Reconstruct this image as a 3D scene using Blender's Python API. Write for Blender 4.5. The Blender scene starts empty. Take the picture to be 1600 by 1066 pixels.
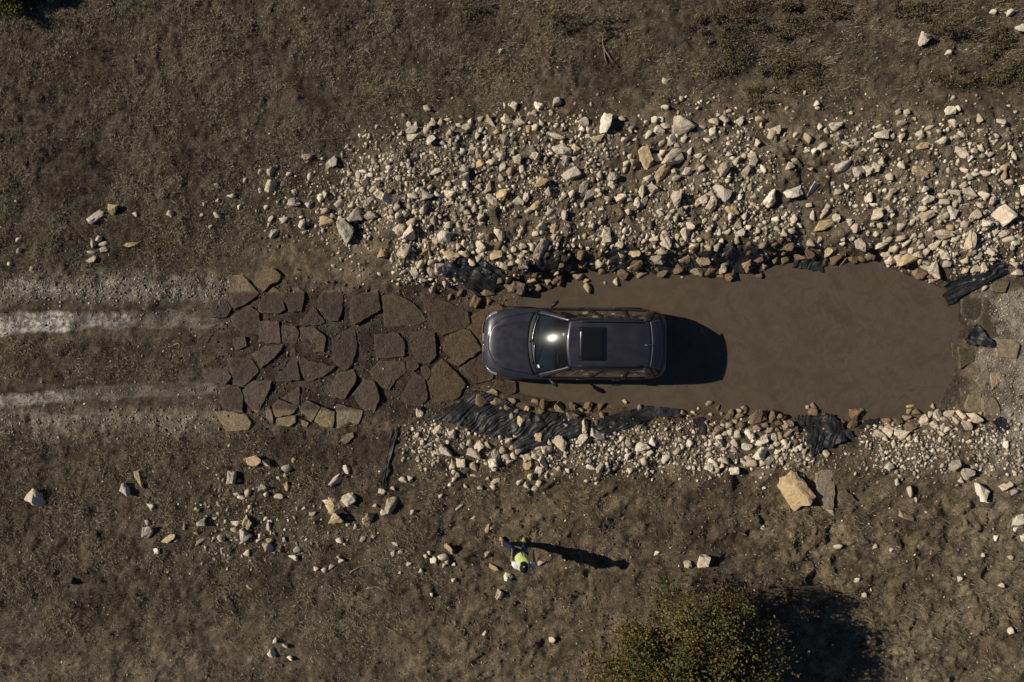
import bpy, math, random
import numpy as np
from mathutils import Vector, Matrix, Euler

# ------------------------------------------------------------------ camera, sky, sun, exposure
S = bpy.context.scene
C = S.collection
CAM_H = 18.0                 # drone height above the ground
F = 1600 * 24.0 / 36.0       # focal length in photo pixels
R = math.radians
SUN_EL, SUN_AZ = 31.2, 10.0  # elevation; shadows run to +x turned 10 deg towards -y

cam_d = bpy.data.cameras.new('camera'); cam = bpy.data.objects.new('camera', cam_d); C.objects.link(cam)
cam.location = (0, 0, CAM_H); cam.rotation_euler = (0, 0, 0)
cam_d.sensor_width = 36; cam_d.lens = 24; cam_d.clip_end = 3000
S.camera = cam

w = bpy.data.worlds.new('World'); S.world = w; w.use_nodes = True
sky = w.node_tree.nodes.new('ShaderNodeTexSky'); sky.sky_type = 'NISHITA'; sky.sun_disc = False
sky.sun_elevation = R(SUN_EL); sky.altitude = 1800; sky.air_density = 0.7; sky.dust_density = 0.3
to_sun = Vector((-math.cos(R(SUN_EL)) * math.cos(R(SUN_AZ)), math.cos(R(SUN_EL)) * math.sin(R(SUN_AZ)), math.sin(R(SUN_EL))))
sky.sun_rotation = math.atan2(to_sun.x, to_sun.y)
bg = w.node_tree.nodes['Background']; bg.inputs['Strength'].default_value = 0.05
w.node_tree.links.new(sky.outputs['Color'], bg.inputs['Color'])

sun_d = bpy.data.lights.new('sun', 'SUN'); sun = bpy.data.objects.new('sun', sun_d); C.objects.link(sun)
sun_d.energy = 5.0; sun_d.angle = R(0.53); sun_d.color = (1.0, 0.90, 0.76)
sun.rotation_euler = to_sun.to_track_quat('Z', 'Y').to_euler()
sun.location = (-30, 5, 20)

S.view_settings.view_transform = 'Standard'; S.view_settings.look = 'None'
S.view_settings.gamma = 1; S.view_settings.exposure = -0.12
S.view_settings.use_curve_mapping = False

# ------------------------------------------------------------------ helpers
rng = np.random.default_rng(7)
random.seed(7)
SC = F / CAM_H               # photo pixels per metre on the ground (z = 0)

def px(u, v, z=0.0):
    d = (CAM_H - z) / F
    return (u - 800) * d, -(v - 533) * d

def tag(o, label=None, cat=None, group=None, kind=None):
    if label: o['label'] = label
    if cat: o['category'] = cat
    if group: o['group'] = group
    if kind: o['kind'] = kind
    return o

def empty(name, loc=(0, 0, 0), parent=None):
    o = bpy.data.objects.new(name, None); C.objects.link(o); o.location = loc
    o.empty_display_size = 0.2
    if parent: o.parent = parent
    return o

def link(name, me, mat=None, parent=None):
    o = bpy.data.objects.new(name, me); C.objects.link(o)
    if mat and not me.materials: me.materials.append(mat)
    if parent: o.parent = parent
    return o

def mk(name, verts, faces, mat, parent=None, smooth=True):
    me = bpy.data.meshes.new(name)
    me.from_pydata([tuple(map(float, p)) for p in verts], [], [tuple(map(int, f)) for f in faces])
    me.update()
    if smooth: me.polygons.foreach_set('use_smooth', [True] * len(me.polygons))
    return link(name, me, mat, parent)

def arr_mesh(name, V, T, mat, cols=None, smooth=False, n=3):
    """numpy arrays -> mesh; T is (m, n) indices; cols per vertex rgb"""
    me = bpy.data.meshes.new(name)
    V = np.ascontiguousarray(V, dtype=np.float32); T = np.ascontiguousarray(T, dtype=np.int32)
    me.vertices.add(len(V)); me.vertices.foreach_set('co', V.ravel())
    m = len(T)
    me.loops.add(m * n); me.loops.foreach_set('vertex_index', T.ravel())
    me.polygons.add(m)
    me.polygons.foreach_set('loop_start', np.arange(0, m * n, n, dtype=np.int32))
    if smooth: me.polygons.foreach_set('use_smooth', np.ones(m, dtype=bool))
    me.update(calc_edges=True)
    if cols is not None:
        a = me.color_attributes.new('Col', 'FLOAT_COLOR', 'POINT')
        c = np.ones((len(V), 4), dtype=np.float32); c[:, :3] = cols
        a.data.foreach_set('color', c.ravel())
    if mat: me.materials.append(mat)
    return me

TAB = np.random.default_rng(3).random((64, 256, 256)).astype(np.float32)
def vn(x, y, s, seed):
    """smooth value noise in 0..1, feature size s metres"""
    t = TAB[seed % 64]
    ca, sa = math.cos(seed * 1.31 + 0.4), math.sin(seed * 1.31 + 0.4)
    x = np.asarray(x, dtype=np.float64); y = np.asarray(y, dtype=np.float64)
    x, y = (x * ca - y * sa) / s + 37.3 * seed, (x * sa + y * ca) / s + 11.7 * seed
    xi = np.floor(x).astype(int); yi = np.floor(y).astype(int)
    fx = x - xi; fy = y - yi
    fx = fx * fx * (3 - 2 * fx); fy = fy * fy * (3 - 2 * fy)
    x0 = xi & 255; x1 = (xi + 1) & 255; y0 = yi & 255; y1 = (yi + 1) & 255
    return (t[x0, y0] * (1 - fx) * (1 - fy) + t[x1, y0] * fx * (1 - fy) + t[x0, y1] * (1 - fx) * fy + t[x1, y1] * fx * fy)

def fbm(x, y, s, seed, o=4):
    r = 0; a = 1; n = 0
    for k in range(o):
        r = r + a * vn(x, y, s / 2 ** k, seed + k); n += a; a *= 0.55
    return r / n

def ss(a, b, x):
    t = np.clip((np.asarray(x, dtype=np.float64) - a) / (b - a), 0, 1)
    return t * t * (3 - 2 * t)

def sdf(poly, x, y):
    """signed distance to a polygon, negative inside"""
    P = np.asarray(poly, dtype=np.float64)
    d = np.full(x.shape, 1e9); ins = np.zeros(x.shape, dtype=bool)
    for i in range(len(P)):
        ax, ay = P[i]; bx, by = P[(i + 1) % len(P)]
        ex, ey = bx - ax, by - ay
        t = np.clip(((x - ax) * ex + (y - ay) * ey) / (ex * ex + ey * ey + 1e-12), 0, 1)
        d = np.minimum(d, np.hypot(x - ax - t * ex, y - ay - t * ey))
        c = (ay > y) != (by > y)
        with np.errstate(divide='ignore', invalid='ignore'):
            c &= x < (bx - ax) * (y - ay) / (by - ay + 1e-12) + ax
        ins ^= c
    return np.where(ins, -d, d)

# ------------------------------------------------------------------ materials
def mat(name, col=(0.5, 0.5, 0.5), rough=0.8, spec=0.3, metal=0.0, coat=0.0, noise=None, bump=None, attr=None, objcol=False):
    m = bpy.data.materials.new(name); m.use_nodes = True
    nt = m.node_tree; b = nt.nodes['Principled BSDF']
    b.inputs['Base Color'].default_value = (*col, 1); b.inputs['Roughness'].default_value = rough
    b.inputs['Specular IOR Level'].default_value = spec; b.inputs['Metallic'].default_value = metal
    b.inputs['Coat Weight'].default_value = coat
    L = nt.links.new
    src = None
    if attr:
        a = nt.nodes.new('ShaderNodeVertexColor'); a.layer_name = attr; src = a.outputs['Color']
    elif objcol:
        a = nt.nodes.new('ShaderNodeObjectInfo'); src = a.outputs['Color']
    tc = nt.nodes.new('ShaderNodeNewGeometry').outputs['Position']
    if noise:
        for (sc, amt, lo, hi) in noise:
            n = nt.nodes.new('ShaderNodeTexNoise'); n.inputs['Scale'].default_value = sc; n.inputs['Detail'].default_value = 5
            n.inputs['Roughness'].default_value = 0.65
            L(tc, n.inputs['Vector'])
            mr = nt.nodes.new('ShaderNodeMapRange'); mr.inputs['From Min'].default_value = 0.32; mr.inputs['From Max'].default_value = 0.68
            mr.inputs['To Min'].default_value = lo; mr.inputs['To Max'].default_value = hi
            L(n.outputs['Fac'], mr.inputs['Value'])
            mx = nt.nodes.new('ShaderNodeMix'); mx.data_type = 'RGBA'; mx.blend_type = 'MULTIPLY'; mx.inputs['Factor'].default_value = amt
            if src: L(src, mx.inputs['A'])
            else: mx.inputs['A'].default_value = (*col, 1)
            L(mr.outputs['Result'], mx.inputs['B'])
            src = mx.outputs['Result']
    if src: L(src, b.inputs['Base Color'])
    if bump:
        prev = None
        for (sc, st, dist) in bump:
            n = nt.nodes.new('ShaderNodeTexNoise'); n.inputs['Scale'].default_value = sc; n.inputs['Detail'].default_value = 6
            n.inputs['Roughness'].default_value = 0.7
            L(tc, n.inputs['Vector'])
            bp = nt.nodes.new('ShaderNodeBump'); bp.inputs['Strength'].default_value = st; bp.inputs['Distance'].default_value = dist
            L(n.outputs['Fac'], bp.inputs['Height'])
            if prev: L(prev, bp.inputs['Normal'])
            prev = bp.outputs['Normal']
        L(prev, b.inputs['Normal'])
    return m

M = {}
M['ground'] = mat('ground_soil', attr='Col', rough=0.95, spec=0.12, noise=[(7, 0.85, 0.66, 1.32), (24, 0.9, 0.55, 1.5), (70, 0.9, 0.5, 1.5)],
                  bump=[(12, 0.9, 0.06), (40, 1.0, 0.035), (110, 1.0, 0.015)])
M['rock'] = mat('limestone', objcol=True, rough=0.9, spec=0.2, noise=[(5, 0.6, 0.82, 1.2), (20, 0.7, 0.66, 1.25)], bump=[(11, 0.6, 0.05), (32, 0.8, 0.025), (90, 0.7, 0.01)])
M['stones'] = mat('loose_limestone', attr='Col', rough=0.9, spec=0.2, noise=[(30, 0.6, 0.7, 1.25)], bump=[(40, 0.6, 0.015)])
M['grass'] = mat('dry_grass', attr='Col', rough=0.9, spec=0.1)
M['leaf'] = mat('leaf', attr='Col', rough=0.75, spec=0.2)
M['bark'] = mat('bark', (0.09, 0.07, 0.05), rough=0.9, noise=[(30, 0.6, 0.7, 1.3)])
M['twig'] = mat('dead_wood', (0.24, 0.19, 0.14), rough=0.9, noise=[(30, 0.6, 0.6, 1.3)])
M['plastic'] = mat('black_plastic_film', (0.016, 0.017, 0.019), rough=0.5, spec=0.4, noise=[(7, 0.8, 0.5, 2.2)], bump=[(25, 0.5, 0.02)])

def dust_plastic():
    nt = M['plastic'].node_tree; b = nt.nodes['Principled BSDF']; L = nt.links.new
    src = b.inputs['Base Color'].links[0].from_socket
    n = nt.nodes.new('ShaderNodeTexNoise'); n.inputs['Scale'].default_value = 4.5; n.inputs['Detail'].default_value = 8; n.inputs['Roughness'].default_value = 0.7
    L(nt.nodes.new('ShaderNodeNewGeometry').outputs['Position'], n.inputs['Vector'])
    mr = nt.nodes.new('ShaderNodeMapRange'); mr.inputs['From Min'].default_value = 0.50; mr.inputs['From Max'].default_value = 0.68; mr.inputs['To Max'].default_value = 0.55
    L(n.outputs['Fac'], mr.inputs['Value'])
    mx = nt.nodes.new('ShaderNodeMix'); mx.data_type = 'RGBA'; L(mr.outputs['Result'], mx.inputs['Factor']); L(src, mx.inputs['A']); mx.inputs['B'].default_value = (0.10, 0.082, 0.064, 1)
    L(mx.outputs['Result'], b.inputs['Base Color'])
dust_plastic()

def water_mat():
    m = mat('muddy_water', (0.145, 0.105, 0.072), rough=0.22, spec=0.5)
    nt = m.node_tree; b = nt.nodes['Principled BSDF']; L = nt.links.new
    pos = nt.nodes.new('ShaderNodeNewGeometry').outputs['Position']
    n1 = nt.nodes.new('ShaderNodeTexNoise'); n1.inputs['Scale'].default_value = 0.55; n1.inputs['Detail'].default_value = 5; n1.inputs['Distortion'].default_value = 2.2
    L(pos, n1.inputs['Vector'])
    n2 = nt.nodes.new('ShaderNodeTexNoise'); n2.inputs['Scale'].default_value = 1.3; n2.inputs['Detail'].default_value = 7; n2.inputs['Distortion'].default_value = 3.0
    L(pos, n2.inputs['Vector'])
    ad = nt.nodes.new('ShaderNodeMath'); ad.operation = 'ADD'; L(n1.outputs['Fac'], ad.inputs[0]); L(n2.outputs['Fac'], ad.inputs[1])
    cr = nt.nodes.new('ShaderNodeValToRGB'); cr.color_ramp.elements[0].position = 0.7; cr.color_ramp.elements[1].position = 1.3 / 1.0 if False else 1.0
    cr.color_ramp.elements[0].color = (0.096, 0.073, 0.051, 1); cr.color_ramp.elements[1].color = (0.118, 0.091, 0.065, 1)
    dv = nt.nodes.new('ShaderNodeMath'); dv.operation = 'MULTIPLY'; dv.inputs[1].default_value = 0.85; L(ad.outputs[0], dv.inputs[0])
    L(dv.outputs[0], cr.inputs['Fac'])
    # thin darker swirl lines, mostly towards the far end of the pool
    n5 = nt.nodes.new('ShaderNodeTexNoise'); n5.inputs['Scale'].default_value = 0.9; n5.inputs['Detail'].default_value = 4; n5.inputs['Distortion'].default_value = 1.6
    L(pos, n5.inputs['Vector'])
    s5 = nt.nodes.new('ShaderNodeMath'); s5.operation = 'SUBTRACT'; s5.inputs[1].default_value = 0.52; L(n5.outputs['Fac'], s5.inputs[0])
    a5 = nt.nodes.new('ShaderNodeMath'); a5.operation = 'ABSOLUTE'; L(s5.outputs[0], a5.inputs[0])
    r5 = nt.nodes.new('ShaderNodeMapRange'); r5.inputs['From Min'].default_value = 0.0; r5.inputs['From Max'].default_value = 0.022; r5.inputs['To Min'].default_value = 1.0; r5.inputs['To Max'].default_value = 0.0
    L(a5.outputs[0], r5.inputs['Value'])
    sx = nt.nodes.new('ShaderNodeSeparateXYZ'); L(pos, sx.inputs[0])
    rx_ = nt.nodes.new('ShaderNodeMapRange'); rx_.inputs['From Min'].default_value = 4.0; rx_.inputs['From Max'].default_value = 8.0; rx_.inputs['To Min'].default_value = 0.02; rx_.inputs['To Max'].default_value = 0.38
    L(sx.outputs['X'], rx_.inputs['Value'])
    mu = nt.nodes.new('ShaderNodeMath'); mu.operation = 'MULTIPLY'; L(r5.outputs['Result'], mu.inputs[0]); L(rx_.outputs['Result'], mu.inputs[1])
    mxw = nt.nodes.new('ShaderNodeMix'); mxw.data_type = 'RGBA'; L(mu.outputs[0], mxw.inputs['Factor']); L(cr.outputs['Color'], mxw.inputs['A']); mxw.inputs['B'].default_value = (0.07, 0.052, 0.037, 1)
    L(mxw.outputs['Result'], b.inputs['Base Color'])
    n3 = nt.nodes.new('ShaderNodeTexNoise'); n3.inputs['Scale'].default_value = 2.2; n3.inputs['Detail'].default_value = 3; n3.inputs['Distortion'].default_value = 1.5
    L(pos, n3.inputs['Vector'])
    bp = nt.nodes.new('ShaderNodeBump'); bp.inputs['Strength'].default_value = 0.22; bp.inputs['Distance'].default_value = 0.06
    L(n3.outputs['Fac'], bp.inputs['Height']); L(bp.outputs['Normal'], b.inputs['Normal'])
    return m
M['water'] = water_mat()

def flag_mat(name, dry, wet, lo, hi):
    """sandstone slab; the lane the wheels have wetted with mud is browner (world y between lo and hi)"""
    m = mat(name, dry, rough=0.8, spec=0.3, bump=[(7, 1.0, 0.10), (24, 1.0, 0.05), (70, 0.8, 0.015)])
    nt = m.node_tree; b = nt.nodes['Principled BSDF']; L = nt.links.new
    pos = nt.nodes.new('ShaderNodeNewGeometry').outputs['Position']
    sep = nt.nodes.new('ShaderNodeSeparateXYZ'); L(pos, sep.inputs[0])
    n = nt.nodes.new('ShaderNodeTexNoise'); n.inputs['Scale'].default_value = 2.5; n.inputs['Detail'].default_value = 6; L(pos, n.inputs['Vector'])
    ab = nt.nodes.new('ShaderNodeMath'); ab.operation = 'SUBTRACT'; ab.inputs[1].default_value = (lo + hi) / 2; L(sep.outputs['Y'], ab.inputs[0])
    aa = nt.nodes.new('ShaderNodeMath'); aa.operation = 'ABSOLUTE'; L(ab.outputs[0], aa.inputs[0])
    wob = nt.nodes.new('ShaderNodeMath'); wob.operation = 'MULTIPLY_ADD'; wob.inputs[1].default_value = 0.10; L(n.outputs['Fac'], wob.inputs[0]); L(aa.outputs[0], wob.inputs[2])
    mr = nt.nodes.new('ShaderNodeMapRange'); mr.inputs['From Min'].default_value = (hi - lo) / 2 + 0.02; mr.inputs['From Max'].default_value = (hi - lo) / 2 + 0.10
    L(wob.outputs[0], mr.inputs['Value'])
    mx = nt.nodes.new('ShaderNodeMix'); mx.data_type = 'RGBA'; L(mr.outputs['Result'], mx.inputs['Factor'])
    mx.inputs['A'].default_value = (*wet, 1); mx.inputs['B'].default_value = (*dry, 1)
    oi = nt.nodes.new('ShaderNodeObjectInfo')
    mm = nt.nodes.new('ShaderNodeMix'); mm.data_type = 'RGBA'; mm.blend_type = 'MULTIPLY'; mm.inputs['Factor'].default_value = 1
    L(mx.outputs['Result'], mm.inputs['A']); L(oi.outputs['Color'], mm.inputs['B'])
    n2 = nt.nodes.new('ShaderNodeTexNoise'); n2.inputs['Scale'].default_value = 12; n2.inputs['Detail'].default_value = 7; n2.inputs['Roughness'].default_value = 0.7; L(pos, n2.inputs['Vector'])
    m2 = nt.nodes.new('ShaderNodeMapRange'); m2.inputs['From Min'].default_value = 0.3; m2.inputs['From Max'].default_value = 0.7; m2.inputs['To Min'].default_value = 0.5; m2.inputs['To Max'].default_value = 1.5
    L(n2.outputs['Fac'], m2.inputs['Value'])
    m3 = nt.nodes.new('ShaderNodeMix'); m3.data_type = 'RGBA'; m3.blend_type = 'MULTIPLY'; m3.inputs['Factor'].default_value = 0.8
    L(mm.outputs['Result'], m3.inputs['A']); L(m2.outputs['Result'], m3.inputs['B'])
    L(m3.outputs['Result'], b.inputs['Base Color'])
    gg = nt.nodes.new('ShaderNodeNewGeometry'); pe = nt.nodes.new('ShaderNodeMapRange')
    pe.inputs['From Min'].default_value = 0.52; pe.inputs['From Max'].default_value = 0.62; pe.inputs['To Max'].default_value = 0.55
    L(gg.outputs['Pointiness'], pe.inputs['Value'])
    m4 = nt.nodes.new('ShaderNodeMix'); m4.data_type = 'RGBA'; m4.inputs['B'].default_value = (dry[0] * 0.8, dry[1] * 0.8, dry[2] * 0.8, 1)
    L(pe.outputs['Result'], m4.inputs['Factor']); L(m3.outputs['Result'], m4.inputs['A']); L(m4.outputs['Result'], b.inputs['Base Color'])
    rr = nt.nodes.new('ShaderNodeMapRange'); rr.inputs['To Min'].default_value = 0.62; rr.inputs['To Max'].default_value = 0.9
    L(mr.outputs['Result'], rr.inputs['Value']); L(rr.outputs['Result'], b.inputs['Roughness'])
    return m
M['flag'] = flag_mat('sandstone_flag', (0.31, 0.235, 0.15), (0.105, 0.079, 0.056), -1.82, 1.28)
M['flag2'] = flag_mat('cream_flag', (0.36, 0.29, 0.20), (0.36, 0.29, 0.20), -1.82, 1.28)

# ------------------------------------------------------------------ terrain
WATER_Z = -0.20
POOL_PX = [(800, 478), (828, 462), (860, 452), (885, 440), (905, 426), (950, 425), (1000, 428), (1060, 424), (1130, 430), (1180, 424),
           (1230, 415), (1300, 411), (1375, 413), (1420, 428), (1462, 444), (1488, 456), (1502, 476), (1500, 510), (1490, 540), (1494, 572),
           (1482, 606), (1466, 636), (1430, 650), (1380, 658), (1330, 656), (1290, 648), (1250, 650), (1215, 640), (1160, 634), (1120, 640),
           (1060, 642), (1000, 640), (960, 634), (880, 628), (840, 621), (805, 614), (788, 600), (775, 575), (768, 540), (775, 500)]
POOL = [px(u, v, WATER_Z) for u, v in POOL_PX]

def rut(u, v):
    c1 = np.interp(u, [0, 180, 420], [506, 500, 497]); c2 = np.interp(u, [0, 150, 330, 420], [629, 613, 605, 604])
    fade = ss(700, 330, u)
    wv = (vn(u / SC, v / SC, 0.5, 19) - 0.5) * 6 + (vn(u / SC, v / SC, 0.15, 20) - 0.5) * 4
    a = np.exp(-np.abs((v - c1 + wv) / np.interp(u, [0, 100, 200], [18, 15.5, 14])) ** 6) * fade; b = np.exp(-np.abs((v - c2 + wv) / 11.5) ** 5) * fade
    return a, b

def grassy(u, v):
    """how much of the ground is matted with dry grass"""
    vb = np.interp(u, [0, 360, 440, 540, 700, 1000, 1300, 1600], [425, 410, 330, 250, 170, 130, 150, 110])
    g = ss(vb + 45, vb - 45, v) * np.interp(u, [0, 900, 1100, 1600], [1, 0.8, 0.55, 0.45])
    g2 = ss(660, 700, v) * np.interp(u, [0, 350, 620, 760, 1000], [0.8, 0.75, 0.6, 0.25, 0.12]) * (1 - 0.35 * ss(900, 1000, v))
    g3 = ss(700, 800, v) * ss(1150, 1300, u) * 0.28
    mid = ss(520, 540, v) * ss(600, 585, v) * ss(340, 280, u) * 0.6
    return np.clip(np.maximum(np.maximum(g, g2), np.maximum(g3, mid)), 0, 1)

def height(X, Y):
    u = X * SC + 800; v = 533 - Y * SC
    d = sdf(POOL, X, Y)
    wob = (fbm(X, Y, 0.6, 21, 3) - 0.5)
    d = d + wob * 0.16
    # land elevation away from the pool
    berm = 0.30 * ss(120, 300, v) * ss(470, 400, v) * ss(520, 640, u) * ss(1700, 1500, u)
    low = 0.08 * ss(620, 660, v) * ss(860, 700, v) * ss(620, 720, u)
    E = berm + low
    lane = ss(436, 462, v) * ss(648, 628, v)
    ramp = -0.2 + 0.2 * ss(800, 400, u)
    E = E * (1 - lane * ss(860, 780, u)) + lane * ss(860, 780, u) * ramp
    rx = ss(1440, 1470, u) * ss(435, 455, v) * ss(655, 640, v)
    E = E * (1 - rx) + rx * (-0.17 + 0.17 * ss(1490, 1580, u))
    Wd = np.where(v < 533, 0.75, 0.5)
    hin = WATER_Z - 0.45 * ss(0, 0.9, -d)
    hout = WATER_Z + (E - WATER_Z) * ss(0, 1, d / Wd)
    h = np.where(d < 0, hin, hout)
    # relief
    land = ss(-0.1, 0.3, d)
    inn = ss(16.5, 15.0, np.abs(X)) * ss(11.9, 10.4, np.abs(Y))      # fine relief only where the mesh is fine
    mid_ = ss(22.5, 20.0, np.abs(X)) * ss(17.5, 15.0, np.abs(Y))
    rough = 0.6 + 0.22 * ss(1100, 1250, u) * ss(740, 800, v) + 0.35 * ss(150, 260, v) * ss(460, 400, v) * ss(520, 600, u)
    ra, rb = rut(u, v)
    calm = 1 - 0.75 * ss(455, 480, v) * ss(650, 630, v) * ss(820, 700, u) * np.clip(ss(300, 360, u) + ra + rb, 0, 1)
    gr = grassy(u, v)
    calm = calm * (1 - 0.5 * ss(1500, 1560, u) * ss(440, 470, v) * ss(720, 690, v))
    n = (fbm(X, Y, 3.5, 1, 3) - 0.5) * 0.16 + (fbm(X, Y, 0.7, 5, 3) - 0.5) * 0.12 * rough
    scf = ss(690, 750, v) * ss(600, 720, u) + 0.5 * ss(690, 750, v) + 0.7 * ss(150, 220, v) * ss(440, 400, v) * ss(540, 620, u)
    rid = 1 - np.abs(2 * fbm(X * 0.8 + 0.5 * Y, Y * 1.2 - 0.4 * X, 0.62, 27, 3) - 1)
    n = n + np.clip(scf, 0, 1.2) * ((rid - 0.75) * 0.13 + (fbm(X, Y, 1.1, 31, 2) - 0.5) * 0.16)
    n2 = (vn(X, Y, 0.19, 9) - 0.5) * 0.055 + (vn(X, Y, 0.09, 10) - 0.5) * 0.034
    cl = np.maximum(0, fbm(X, Y, 0.30, 14, 3) - 0.60) * 0.42 * rough
    hole = -0.09 * ss(0.72, 0.80, fbm(X, Y, 0.8, 17, 2)) * ss(760, 820, v) * ss(1080, 1180, u)
    h = h + land * (n * (0.4 + 0.6 * calm) * mid_ + inn * (hole + (n2 + cl) * rough * calm * 1.25))
    h = h - 0.012 * ss(330, 400, u) * ss(790, 740, u) * ss(455, 470, v) * ss(645, 632, v)
    h = h + inn * land * gr * ((fbm(X, Y, 0.26, 23, 3) - 0.5) * 0.11)
    a, b = rut(u, v)
    h = h - 0.05 * (a + b) * land
    return h, d

# tensor grid: fine in view, stretching to the horizon outside
STEP = 0.04
fx = np.arange(-15.0, 15.0001, STEP); fy = np.arange(-10.4, 10.4001, STEP)
far = np.concatenate([np.arange(0.2, 6.01, 0.2), [6.6, 7.5, 9, 12, 18, 30, 50, 90, 160, 300, 560]])
GX = np.concatenate([(-15.0 - far)[::-1], fx, 15.0 + far]); GY = np.concatenate([(-10.4 - far)[::-1], fy, 10.4 + far])
XX, YY = np.meshgrid(GX, GY, indexing='ij')
HH, DD = height(XX, YY)

def H(x, y):
    """terrain height at a point or points (bilinear on the fine grid)"""
    x = np.asarray(x, dtype=float); y = np.asarray(y, dtype=float)
    i = np.clip((x + 15.0) / STEP, 0, len(fx) - 1.001); j = np.clip((y + 10.4) / STEP, 0, len(fy) - 1.001)
    i0 = i.astype(int); j0 = j.astype(int); a = i - i0; b = j - j0; k = len(far)
    A = HH[k:k + len(fx), k:k + len(fy)]
    return A[i0, j0] * (1 - a) * (1 - b) + A[i0 + 1, j0] * a * (1 - b) + A[i0, j0 + 1] * (1 - a) * b + A[i0 + 1, j0 + 1] * a * b

def ground_col(X, Y, D):
    u = X * SC + 800; v = 533 - Y * SC
    L3 = lambda a, b, t: a * (1 - t[..., None]) + np.array(b) * t[..., None]
    n1 = fbm(X, Y, 2.2, 30, 4); n2 = fbm(X, Y, 0.5, 34, 4); n3 = vn(X, Y, 0.12, 38)
    c = np.zeros(X.shape + (3,)) + np.array((0.150, 0.112, 0.080))
    c = L3(c, (0.085, 0.062, 0.045), ss(0.45, 0.7, n1) * 0.7)
    c = L3(c, (0.205, 0.155, 0.108), ss(0.5, 0.75, n2) * 0.55)
    g = grassy(u, v)
    c = L3(c, (0.072, 0.055, 0.040), g * 0.88)
    bm_ = ss(150, 230, v) * ss(450, 400, v) * ss(540, 620, u)
    c = L3(c, (0.185, 0.148, 0.108), bm_ * ss(0.35, 0.65, n2) * 0.8)
    # yellowish soil by the big boulder and on the lower right
    y1 = np.exp(-((u - 1235) / 45) ** 2 - ((v - 790) / 40) ** 2) + 0.8 * np.exp(-((u - 1545) / 40) ** 2 - ((v - 745) / 35) ** 2) + 0.5 * np.exp(-((u - 860) / 90) ** 2 - ((v - 780) / 40) ** 2)
    c = L3(c, (0.215, 0.155, 0.085), np.clip(y1, 0, 1) * (0.4 + 0.5 * n2))
    # bottom strip, trodden and paler
    c = L3(c, (0.185, 0.145, 0.108), ss(930, 1040, v) * ss(0.35, 0.6, n1) * 0.75)
    # pale dusty gravel on the right
    r = ss(1505, 1590, u + 40 * (n2 - 0.5)) * ss(440, 475, v) * ss(760, 640, v)
    c = L3(c, (0.36, 0.315, 0.26), r * (0.25 + 0.75 * ss(0.35, 0.65, n2)))
    r2 = ss(1470, 1600, u) * ss(640, 720, v) * ss(1000, 800, v)
    c = L3(c, (0.21, 0.17, 0.13), r2 * 0.7)
    # crushed-stone verges of the track
    gv = np.exp(-((v - 452 + 6 * n1) / 20) ** 2) * ss(390, 300, u) + 0.55 * np.exp(-((v - 660) / 24) ** 2) * ss(400, 260, u)
    c = L3(c, (0.30, 0.265, 0.23), np.clip(gv, 0, 1) * ss(0.3, 0.62, n2 * 0.6 + n3 * 0.4) * 0.9)
    # track
    tr = ss(464, 480, v) * ss(648, 632, v) * ss(900, 760, u)
    c = L3(c, (0.088, 0.066, 0.049), tr * 0.75)
    a, b = rut(u, v)
    st = vn(X * 0.12, Y, 0.06, 46) * 0.6 + vn(X * 0.3, Y, 0.12, 47) * 0.4
    ab = np.clip(a + b, 0, 1)
    c = L3(c, (0.175, 0.147, 0.122), ss(0.3, 0.55, ab) * (0.45 + 0.55 * ss(0.3, 0.6, st)))
    c = L3(c, (0.06, 0.046, 0.034), np.clip(1 - np.abs(ab - 0.12) / 0.11, 0, 1) * ss(420, 330, u) * 0.6)
    n4 = vn(X, Y, 0.07, 39)
    w1 = a * (ss(122, 104, u) + 0.9 * ss(122, 138, u) * ss(212, 190, u) * (0.6 + ss(168, 178, u) * 0.4))
    w2 = b * (0.85 * ss(165, 60, u + 50 * (n2 - 0.5)))
    wet = np.clip(ss(0.25, 0.6, w1) * w1 + ss(0.2, 0.6, w2) * w2 * 0.75, 0, 1)
    c = L3(c, (0.52, 0.49, 0.46), wet * np.clip(0.12 + 0.95 * ss(0.36, 0.66, n2 * 0.45 + n4 * 0.55), 0, 1))  # sun's whitish gleam on the wet ruts, put into the soil colour
    # mud-soaked margin round the pool and the paved ramp
    m = ss(0.55, 0.0, D) * (1 - 0.3 * n2)
    c = L3(c, (0.085, 0.06, 0.04), m * 0.85)
    m2 = ss(320, 420, u) * ss(770, 700, u) * ss(425, 470, v) * ss(690, 640, v)
    c = L3(c, (0.06, 0.046, 0.035), m2 * 0.8)
    ex = ss(1490, 1510, u) * ss(1580, 1560, u) * ss(450, 465, v) * ss(535, 520, v)
    c = L3(c, (0.075, 0.055, 0.04), ex)
    n5 = fbm(X, Y, 0.28, 43, 3)
    dk = np.exp(-((u - 300) / 170) ** 2 - ((v - 355) / 55) ** 2) + np.exp(-((u - 480) / 170) ** 2 - ((v - 715) / 45) ** 2) + 0.7 * np.exp(-((u - 1330) / 60) ** 2 - ((v - 110) / 45) ** 2)
    c = L3(c, (0.055, 0.042, 0.031), np.clip(dk, 0, 1) * ss(0.35, 0.62, n2 * 0.5 + n5 * 0.5) * 0.8)
    c = L3(c, (0.215, 0.168, 0.105), ss(1100, 1300, u) * ss(720, 820, v) * ss(0.42, 0.62, n2) * 0.7)
    c = c * (0.70 + 0.60 * ss(0.3, 0.7, n5))[..., None] * (0.84 + 0.32 * n3[..., None]) * np.array((1.15, 1.18, 1.13))
    c = L3(c, (0.47, 0.42, 0.35), r * (0.15 + 0.75 * ss(0.38, 0.62, n2 * 0.5 + n5 * 0.5)))
    fm = ss(21.0, 16.0, np.abs(X)) * ss(16.5, 12.0, np.abs(Y))
    c = L3(c, (0.150, 0.118, 0.084), 1 - fm)
    return c, wet

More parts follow.
